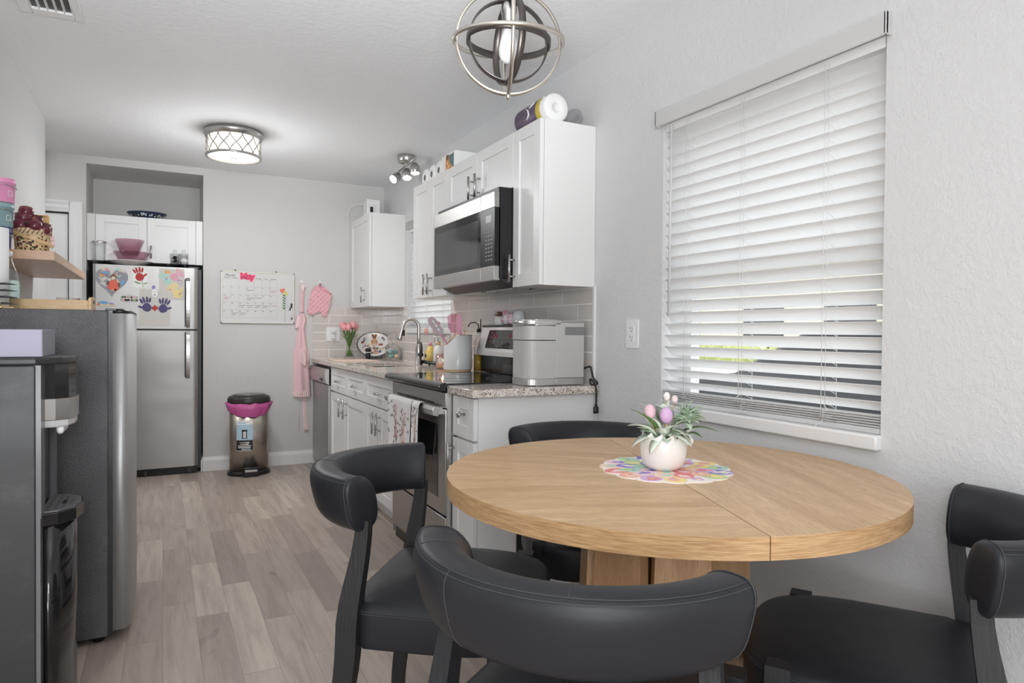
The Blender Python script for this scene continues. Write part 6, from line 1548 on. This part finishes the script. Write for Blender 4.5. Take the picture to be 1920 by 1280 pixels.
def fridge_top():
    c = Vector((-.430, 6.01, FT)); root = thing('glass_canister', 'tall clear glass canister at the left on top of the refrigerator', 'jar', c)
    b = MB(); b.lathe([(.040, 0), (.043, .004), (.043, .160), (.047, .172), (.043, .174), (.040, .160), (.040, .006), (.001, .005)], c, 26); finish(b, 'jar', M['glassware'], root)
    b = MB(); b.lathe([(.0475, .165), (.0485, .172), (.0475, .178), (.044, .178)], c, 26, cap=False); finish(b, 'rim', M['nickel'], root)
    c = Vector((-.225, 6.0, FT)); b = MB(); b.lathe([(.085, 0), (.10, .002), (.150, .030), (.158, .034), (.154, .036), (.10, .010), (.001, .008)], c, 44)
    solo(b, 'serving_plate', mat('white_serving_plate', (.80, .79, .80), .2), 'wide white serving plate under the pink glass bowls', 'plate')
    c = Vector((-.214, 6.0, FT + .0105))
    b = MB(); b.lathe([(.070, 0), (.078, .001), (.122, .088), (.126, .095), (.123, .095), (.074, .006), (.001, .004)], c, 40)
    solo(b, 'glass_bowl', M['pinkglass'], 'large pink glass bowl at the bottom of the bowl stack on the refrigerator', 'bowl', 'pink glass bowls on the refrigerator')
    b = MB(); b.lathe([(.045, 0), (.060, .003), (.095, .104), (.100, .120), (.097, .120), (.056, .007), (.001, .005)], c + Vector((-.014, 0, .070)), 40)
    solo(b, 'glass_bowl', M['pinkglass'], 'smaller pink glass bowl on top of the bowl stack on the refrigerator', 'bowl', 'pink glass bowls on the refrigerator')
    b = MB(); b.prism([(q[0] + .095, q[1] + 6.0) for q in rrect(.14, .11, .02)], FT + .0005, FT + .022, None, .004)
    solo(b, 'plastic_container', pane_mat('blue_grey_plastic', .4, srgb(170, 190, 206)[:3]), 'flat blue tinted container under the sugar jars on the refrigerator', 'container')
    for x, y, z, lab, sh in ((.085, 6.005, FT + .0225, 'clear canister with black lettering standing on the flat container', 1), (.150, 5.985, FT + .0225, 'clear canister filled with white sugar at the right end of the refrigerator top', 2)):
        c = Vector((x, y, z)); root = thing('storage_jar', lab, 'jar', c)
        b = MB(); b.lathe([(.027, 0), (.030, .003), (.033, .085), (.030, .085), (.027, .006), (.001, .005)], c, 24); j = finish(b, 'jar', M['glassware'], root)
        b = MB(); b.lathe([(.036, .086), (.036, .091), (.018, .094), (.013, .100), (.017, .114), (.010, .122), (.001, .123)], c, 22); finish(b, 'lid', M['glassware'], root)
        b = MB(); b.lathe([(.0265, .007), (.029, .062 if sh == 1 else .045), (.001, .066)], c, 20); finish(b, 'contents', M['paper'] if sh == 2 else mat('jar_filling', (.7, .68, .66), .8), root)
        if sh == 1:
            b = MB(); rd = random.Random(5)
            for k in range(10): b.prism([(rd.uniform(-.018, .02) + q[0], .015 + k * .0058 + q[1]) for q in blob_pts((0, 0), rd.uniform(.003, .006), k, 8, .4)], .0315, .0335, (c, (1, 0, 0), (0, 0, 1), (0, -1, 0)))
            finish(b, 'lettering', M['ink'], j)
    # patterned plate lying on the alcove cabinet
    c = Vector((-.113, 6.16, 2.0235)); cols = [mat('plate_navy', srgb(52, 62, 88), .25), mat('plate_light', srgb(206, 214, 220), .3), mat('plate_olive', srgb(120, 124, 80), .4), mat('plate_black', (.02, .02, .025), .3)]
    b = MB(); b.lathe([(.08, 0), (.09, .001), (.140, .045), (.144, .049), (.139, .050), (.085, .012), (.001, .010)], c, 44); rd = random.Random(14)
    for k in range(26):
        a = R(180 + 180 * (k + .5) / 26); b.i = rd.choice([1, 2, 3, 1]); q0 = rd.uniform(.15, .5); q1 = q0 + rd.uniform(.2, .45)
        def on(q, da): r = .09 + .05 * q + .0008; return c + Vector((r * math.cos(a + da), r * math.sin(a + da), .001 + .044 * q - .0006))
        b.f([b.v(on(q0, -.05)), b.v(on(q0, .05)), b.v(on(q1, .06)), b.v(on(q1, -.04))])
    o = solo(b, 'patterned_bowl', cols, 'navy floral shallow bowl on top of the alcove cabinet', 'bowl')
fridge_top()

# ------------------------------------------------------------------ router, rolls on the cabinets
def router():
    c = Vector((1.60, 5.70, 2.1055)); root = thing('wifi_router', 'white box router with small black front panel on the corner cabinet', 'router', c)
    b = MB(); b.box(c.x - .058, c.x + .058, c.y - .03, c.y + .09, c.z + .001, c.z + .165, .006); bd = finish(b, 'router_case', M['white'], root)
    b = MB(); b.box(c.x - .045, c.x + .005, c.y - .042, c.y - .031, c.z + .001, c.z + .115, .003); finish(b, 'front_module', M['trim'], root)
    b = MB(); b.box(c.x - .034, c.x - .008, c.y - .044, c.y - .0418, c.z + .045, c.z + .098, .001); finish(b, 'black_panel', M['black'], root)
    b = MB(); b.tube([(1.545, 5.78, 2.24), (1.50, 5.88, 2.252), (1.46, 5.95, 2.22), (1.452, 5.965, 2.16), (1.462, 5.966, 2.10)], .004, 8); b.tube([(1.655, 5.72, 2.20), (1.70, 5.80, 2.19), (1.77, 5.86, 2.195)], .004, 8); finish(b, 'cable', M['white'], root)
router()
def rolls():
    zc = 2.1005
    root = thing('paper_towel_roll', 'paper towel roll in purple and yellow wrapper lying on the near wall cabinet', 'paper towel', (1.58, 2.80, zc))
    A = Matrix.Rotation(-PI / 2, 3, 'X'); r = .067; c = Vector((1.585, 2.635, zc + r + .001))
    b = MB(); b.lathe([(.020, .12), (.020, .0), (.026, -.003), (.060, -.002), (.066, .006), (.066, .27), (.02, .27)], c, 36, A, cap=False); finish(b, 'paper_roll', M['paper'], root)
    b = MB(); b.lathe([(r, .066), (r + .001, .072), (r + .001, .28), (.062, .286), (.02, .287)], c, 36, A, cap=False); wr = finish(b, 'purple_wrapper', mat('purple_plastic_wrapper', srgb(96, 76, 104), .4), root)
    b = MB(); b.lathe([(r + .0005, .040), (r + .0015, .043), (r + .0015, .078), (r + .0005, .080)], c, 36, A, cap=False); finish(b, 'yellow_band', mat('yellow_print_band', srgb(206, 186, 70), .5), root)
    b = MB()
    def onr(a, l): return c + Vector((-math.cos(a) * (r + .002), l, math.sin(a) * (r + .002)))
    b.tube([onr(R(-20), .16), onr(R(-5), .135), onr(R(12), .145), onr(R(25), .17)], .0042, 6); b.tube([onr(R(22), .14), onr(R(36), .115), onr(R(50), .125), onr(R(60), .15)], .0042, 6)
    for a, l in ((30, .02), (42, .025), (18, .03)): b.ball(onr(R(a), l), .003, .006, .003, 8, 6)
    finish(b, 'white_swirl', M['paper'], wr)
    b = MB(); c2 = Vector((1.690, 2.64, zc + .040))
    b.lathe([(.001, -.02), (.035, -.012), (.039, .0), (.039, .16), (.02, .17)], c2, 20, A)
    for v in b.b.verts: v.co += Vector((random.uniform(-.003, .003), 0, random.uniform(-.003, .003)))
    solo(b, 'plastic_wrap_bundle', M['plasticwrap'], 'crumpled clear plastic wrapping beside the paper towel roll', 'plastic wrap')
    # pack of toilet rolls on the far cabinet: three roll ends show
    for k, y in enumerate((4.235, 4.11, 3.985)):
        c = Vector((1.560, y, zc + .061)); A2 = Matrix.Rotation(-PI / 2, 3, 'Y')
        root = thing('toilet_roll', ('white toilet roll at the far end of the row on the wall cabinets', 'white toilet roll in the middle of the row on the wall cabinets', 'white toilet roll nearest the picture box on the wall cabinets')[k], 'toilet roll', c - Vector((0, 0, .06)), group='toilet rolls on the wall cabinets')
        b = MB(); b.lathe([(.018, -.08), (.018, .02), (.024, .024), (.052, .022), (.060, .012), (.060, -.09), (.02, -.09)], c, 28, A2, cap=False); rl = finish(b, 'roll', M['paper'], root)
        b = MB(); b.lathe([(.001, .0215), (.019, .0215), (.019, .0225), (.001, .0226)], c, 16, A2); finish(b, 'core_shade_disc', mat('dark_core_shadow', (.16, .15, .15), .8), rl)  # dark disc on the roll end paints the shade inside the core
    b = MB(); b.box(1.525, 1.70, 3.69, 3.90, zc + .0006, zc + .118, .003)
    bx = solo(b, 'boxed_pack', M['paper'], 'white pack with an orange and teal picture panel beside the toilet rolls', 'box')
    b = MB(); x = 1.524
    PB = [mat('orange_photo_print', srgb(206, 140, 72), .5), mat('teal_photo_print', srgb(84, 116, 122), .5), mat('dark_photo_print', srgb(110, 70, 50), .5), mat('pale_photo_spot', srgb(244, 222, 170), .5)]
    fr = face_left(1.525, 3.80, zc)
    b.i = 0; b.prism([(-.035, .008), (.095, .008), (.095, .105), (-.03, .105)], 0, .0006, fr); b.i = 1; b.prism([(.03, .06), (.095, .02), (.095, .105), (.02, .105)], 0, .0009, fr)
    b.i = 2; b.prism([(-.02, .085), (.015, .08), (.015, .112), (-.022, .112)], 0, .001, fr); b.i = 3
    for xx, zz in ((.0, .06), (.015, .04), (-.015, .03)): b.prism([(xx + q[0], zz + q[1]) for q in circle_pts(.008, 10)], 0, .0012, fr)
    finish(b, 'picture_panel', PB, bx)
rolls()

# ------------------------------------------------------------------ left shelf and the small fridge top
SZ = 1.47
def shelf():
    b = MB(); b.box(XL + .0005, -.402, 3.378, 4.62, 1.432, SZ, .0015); solo(b, 'floating_shelf', M['shelfwood'], 'pale wooden floating shelf on the left wall', 'shelf')
    for k, (z, h, col, lab, x) in enumerate(((SZ + .0005, .094, (66, 84, 156), 'blue bucket at the bottom of the bucket stack on the shelf', -.607), (SZ + .0955, .100, (142, 172, 178), 'teal bucket in the middle of the bucket stack on the shelf', -.600), (SZ + .1965, .100, (236, 158, 196), 'pink bucket on top of the bucket stack on the shelf', -.594))):
        c = Vector((x, 3.462, z)); root = thing('small_bucket', lab, 'bucket', c, group='buckets stacked on the shelf')
        m = mat('painted_bucket', srgb(*col), .3); r = .047
        b = MB(); b.lathe([(r * .90, 0), (r * .93, .002), (r * .99, h - .022), (r * 1.06, h - .020), (r * 1.06, h - .015), (r * 1.0, h - .013), (r * 1.03, h - .004), (r * 1.06, h - .002), (r * .97, h - .001), (r * .95, h - .02), (.001, h - .02)], c, 30); bd = finish(b, 'bucket', m, root)
        b = MB(); b.tube([c + Vector((r * 1.08 * math.cos(a), r * 1.08 * math.sin(a), h - .026 - .012 * math.sin(a * .5 + 1.2) ** 2)) for a in [R(-150 + 10 * q) for q in range(19)]], .0016, 6)
        for a in (-150, 30): b.ball(c + Vector((r * 1.07 * math.cos(R(a)), r * 1.07 * math.sin(R(a)), h - .028)), .005, .005, .005, 8, 6)
        finish(b, 'wire_handle', M['nickel'], root)
        b = MB(); d = Vector((math.cos(R(-42)), math.sin(R(-42)), 0)); t_ = Vector((-d.y, d.x, 0)); fr = (c + d * (r * .965) + Vector((0, 0, h * .36)), t_, Vector((0, 0, 1)), d)
        for q in (((-.009, -.011), (-.009, .011)), ((-.009, .011), (.009, .011)), ((-.009, -.011), (.009, -.011)), ((.009, -.011), (.009, -.002)), ((.009, .011), (.009, .005)), ((.002, -.002), (.009, -.002))): b.tube([P(fr, q[0][0], q[0][1], .001), P(fr, q[1][0], q[1][1], .001)], .0014, 5)
        finish(b, 'white_emblem', M['paper'], bd)
shelf()
def basket():
    c = Vector((-.512, 3.615, SZ + .0006)); root = thing('apple_basket', 'woven basket heaped with dark red apples on the shelf', 'basket', c)
    m = mat('woven_basket', srgb(222, 196, 150), .6); t_ = NT(m); v = t_.coord()
    tc = t_.n('ShaderNodeTexCoord'); s = t_.n('ShaderNodeSeparateXYZ'); t_.l(tc.outputs['Object'], s.inputs[0])
    ang = t_.math('ARCTAN2', s.outputs[1], s.outputs[0]); ai = t_.math('FLOOR', t_.math('MULTIPLY', ang, 9)); zi = t_.math('FLOOR', t_.math('MULTIPLY', s.outputs[2], 150))
    cb = t_.n('ShaderNodeCombineXYZ'); t_.l(ai, cb.inputs[0]); t_.l(zi, cb.inputs[1]); wn = t_.n('ShaderNodeTexWhiteNoise'); t_.l(cb.outputs[0], wn.inputs['Vector'])
    col = t_.ramp(wn.outputs['Value'], [(0, srgb(226, 204, 160)), (.42, srgb(214, 182, 130)), (.55, srgb(130, 50, 56)), (.68, srgb(76, 88, 66)), (.8, srgb(236, 220, 190)), (.93, srgb(60, 40, 36))], 'CONSTANT')
    hi = t_.math('GREATER_THAN', s.outputs[2], .082); t_.col(t_.mix(hi, col, srgb(226, 208, 168)))
    b = MB(); b.lathe([(.056, 0), (.062, .003), (.064, .05), (.067, .095), (.071, .098), (.071, .110), (.066, .112), (.001, .108)], c, 40); bk = finish(b, 'basket', m, root)
    b = MB()
    for k in range(26):
        a = 2 * PI * k / 26; a2 = a + .22; b.tube([c + Vector((.0715 * math.cos(a), .0715 * math.sin(a), .086)), c + Vector((.0715 * math.cos(a2), .0715 * math.sin(a2), .110))], .0022, 5)
    finish(b, 'rim_weave', mat('dark_reed', srgb(150, 110, 96), .6), bk)
    b = MB(); pts = []
    for k in range(15): a = R(-150 + 130 * k / 14); q = k / 14; pts.append(c + Vector(((.074 + .012 * q) * math.cos(a), (.074 + .012 * q) * math.sin(a), .098 - .062 * q)))
    b.ribbon(pts, (0, 0, 1), .013, .004); finish(b, 'handle', M['bamboo'], root)
    ap = mat('dark_red_apple', srgb(122, 44, 58), .22); t_ = NT(ap); t_.col(t_.mix(t_.ramp(t_.noise(t_.coord(), 22, 2), [(.52, (0, 0, 0)), (.72, (1, 1, 1))]), srgb(104, 44, 58), srgb(186, 130, 112)))
    prof = [(.002, -.020), (.014, -.024), (.024, -.014), (.027, .002), (.023, .017), (.012, .022), (.004, .016), (.001, .015)]
    b = MB(); pc = c + Vector((.076, -.012, .052)); b.ball(pc, .010, .010, .016, 12, 8); b.ball(pc + Vector((0, -.004, .019)), .009, .009, .009, 12, 8)
    for sg in (-1, 1): b.ball(pc + Vector((sg * .005, -.003, .029)), .003, .003, .005, 8, 6)
    finish(b, 'pink_rosette', mat('pale_pink_ceramic', srgb(236, 206, 202), .3), root)
    for k, (x, y, z, s_) in enumerate(((-.035, -.03, .125, 1), (.015, -.045, .122, 1), (.048, .0, .120, .9), (.02, .045, .122, 1), (-.035, .03, .125, 1), (-.028, -.015, .158, 1.1), (.012, .005, .150, 1), (-.016, .0, .182, .0), (.05, -.03, .112, .75), (-.02, -.01, .186, .95))):
        if s_ == 0: continue
        s_ *= 1.15
        b = MB(); b.lathe([(r * s_, z_ * s_) for r, z_ in prof], c + Vector((x, y, z)), 18, Matrix.Rotation(.25 * (k % 3 - 1), 3, 'X')); o = finish(b, 'apple', ap, root)
        b = MB(); b.tube([c + Vector((x, y, z + .014 * s_)), c + Vector((x + .003, y, z + .026 * s_))], .0015, 5); finish(b, 'stalk', M['black'], o)
    b = MB()
    for o_, t2 in (((.0, -.03, .14), (.035, -.06, .135)), ((.02, 0, .16), (.055, -.02, .172)), ((-.02, -.05, .13), (.01, -.075, .125)), ((.03, -.02, .13), (.065, -.05, .115))): leaf(b, c + Vector(o_), c + Vector(t2), .022, .004)
    finish(b, 'leaf', mat('ceramic_green_leaf', srgb(92, 112, 72), .3), root)
basket()
b = MB(); b.box(-.600, -.480, 3.86, 3.885, SZ + .001, SZ + .215, .008); solo(b, 'wooden_board', wood_mat('amber_wood', srgb(214, 164, 100), srgb(226, 180, 116), axis='Z'), 'amber wooden board leaning behind the apple basket', 'board')
FZ = 1.2165
def top_of_mini():
    c = Vector((-.556, 3.0, FZ)); root = thing('paper_towel_stand', 'white paper towel roll standing upright on the compact refrigerator', 'paper towel', c)
    b = MB(); b.lathe([(.075, 0), (.075, .008), (.001, .008)], c, 28); finish(b, 'base', M['bamboo'], root)
    b = MB(); n = 40; rs = []
    for z in (.0085, .29):
        rs.append([c + Vector(((.062 + .003 * (k / n)) * math.cos(2 * PI * k / n), (.062 + .003 * (k / n)) * math.sin(2 * PI * k / n), z)) for k in range(n)])
    b.rings(rs); finish(b, 'roll', M['paper'], root)
    b = MB(); b.cyl(c + Vector((0, 0, .29)), c + Vector((0, 0, .312)), .008, n=12); finish(b, 'post', M['bamboo'], root)
    c = Vector((-.512, 2.875, FZ)); root = thing('utensil_rack', 'small brass rack of dark pointed prongs on the compact refrigerator', 'rack', c)
    b = MB(); b.box(c.x - .04, c.x + .02, c.y - .012, c.y + .03, c.z + .001, c.z + .006, .001); b.box(c.x - .002, c.x + .004, c.y - .004, c.y + .004, c.z + .006, c.z + .088); b.ball(c + Vector((.012, -.006, .012)), .007, n=10, m=8)
    for k in range(4): b.box(c.x - .001, c.x + .012, c.y - .003, c.y + .003, c.z + .015 + k * .0225, c.z + .019 + k * .0225)
    finish(b, 'rack_frame', M['brass'], root)
    for k in range(4):
        z = c.z + .017 + k * .0225; L_ = .062
        b = MB(); b.tube([(c.x + .006, c.y - .001, z), (c.x + .03, c.y - .001, z + .001), (c.x + L_, c.y - .001, z - .002)], [.003, .0042, .0006], 8); finish(b, 'prong', M['darkgrey'], root)
    c = Vector((-.516, 3.125, FZ)); root = thing('spray_bottle', 'clear bottle with teal label behind the paper towel roll', 'bottle', c)
    b = MB(); b.lathe([(.030, 0), (.034, .004), (.034, .10), (.026, .15), (.013, .185), (.011, .20), (.001, .20)], c, 22); bt = finish(b, 'bottle', M['glassware'], root)
    b = MB(); b.lathe([(.0345, .045), (.0345, .098), (.033, .110)], c, 22, cap=False); finish(b, 'label', mat('teal_white_label', srgb(200, 224, 218), .5), bt)
    b = MB(); b.lathe([(.013, .20), (.013, .22), (.001, .221)], c, 14); finish(b, 'cap', M['white'], root)
    root = thing('wooden_tray', 'long bamboo tray on top of the compact refrigerator', 'tray', (-.43, 3.31, FZ))
    b = MB(); x0, x1, y0, y1 = -.632, -.268, 3.20, 3.41
    b.box(x0, x1, y0, y1, FZ + .001, FZ + .008); b.box(x0, x1, y0, y0 + .010, FZ + .008, FZ + .046, .001); b.box(x0, x1, y1 - .010, y1, FZ + .008, FZ + .046, .001); finish(b, 'tray_base', M['bamboo'], root)
    b = MB(); b.prism([(y0 - .001, FZ + .001), (y1, FZ + .001), (y1, FZ + .05), ((y0 + y1) / 2 + .03, FZ + .062), ((y0 + y1) / 2 - .03, FZ + .062), (y0, FZ + .054)], -.268, -.256, ((0, 0, 0), (0, 1, 0), (0, 0, 1), (1, 0, 0)), .002); en = finish(b, 'end_board', M['bamboo'], root)
    b = MB(); b.prism([(q[0] + (y0 + y1) / 2, q[1] + FZ + .042) for q in rrect(.06, .016, .007)], -.2565, -.2555, ((0, 0, 0), (0, 1, 0), (0, 0, 1), (1, 0, 0))); finish(b, 'hand_slot', M['ink'], en)
    c = Vector((-.345, 3.30, FZ + .0085)); b = MB(); b.lathe([(.036, 0), (.040, .003), (.042, .046), (.044, .048), (.041, .049), (.037, .006), (.001, .005)], c, 24)
    solo(b, 'glass_dish', M['glassware'], 'small clear glass dish standing in the bamboo tray', 'dish')
    b = MB(); b.box(XL + .02, -.30, 2.27, 2.52, 1.0690, 1.145, .002); bx = solo(b, 'flat_box', mat('pale_lavender_card', srgb(172, 170, 188), .6), 'pale lavender box lying on top of the water dispenser', 'box')
    b = MB(); b.box(-.3005, -.2985, 2.271, 2.519, 1.0695, 1.1445); finish(b, 'box_end', mat('grey_card_end', srgb(150, 150, 160), .6), bx)
top_of_mini()
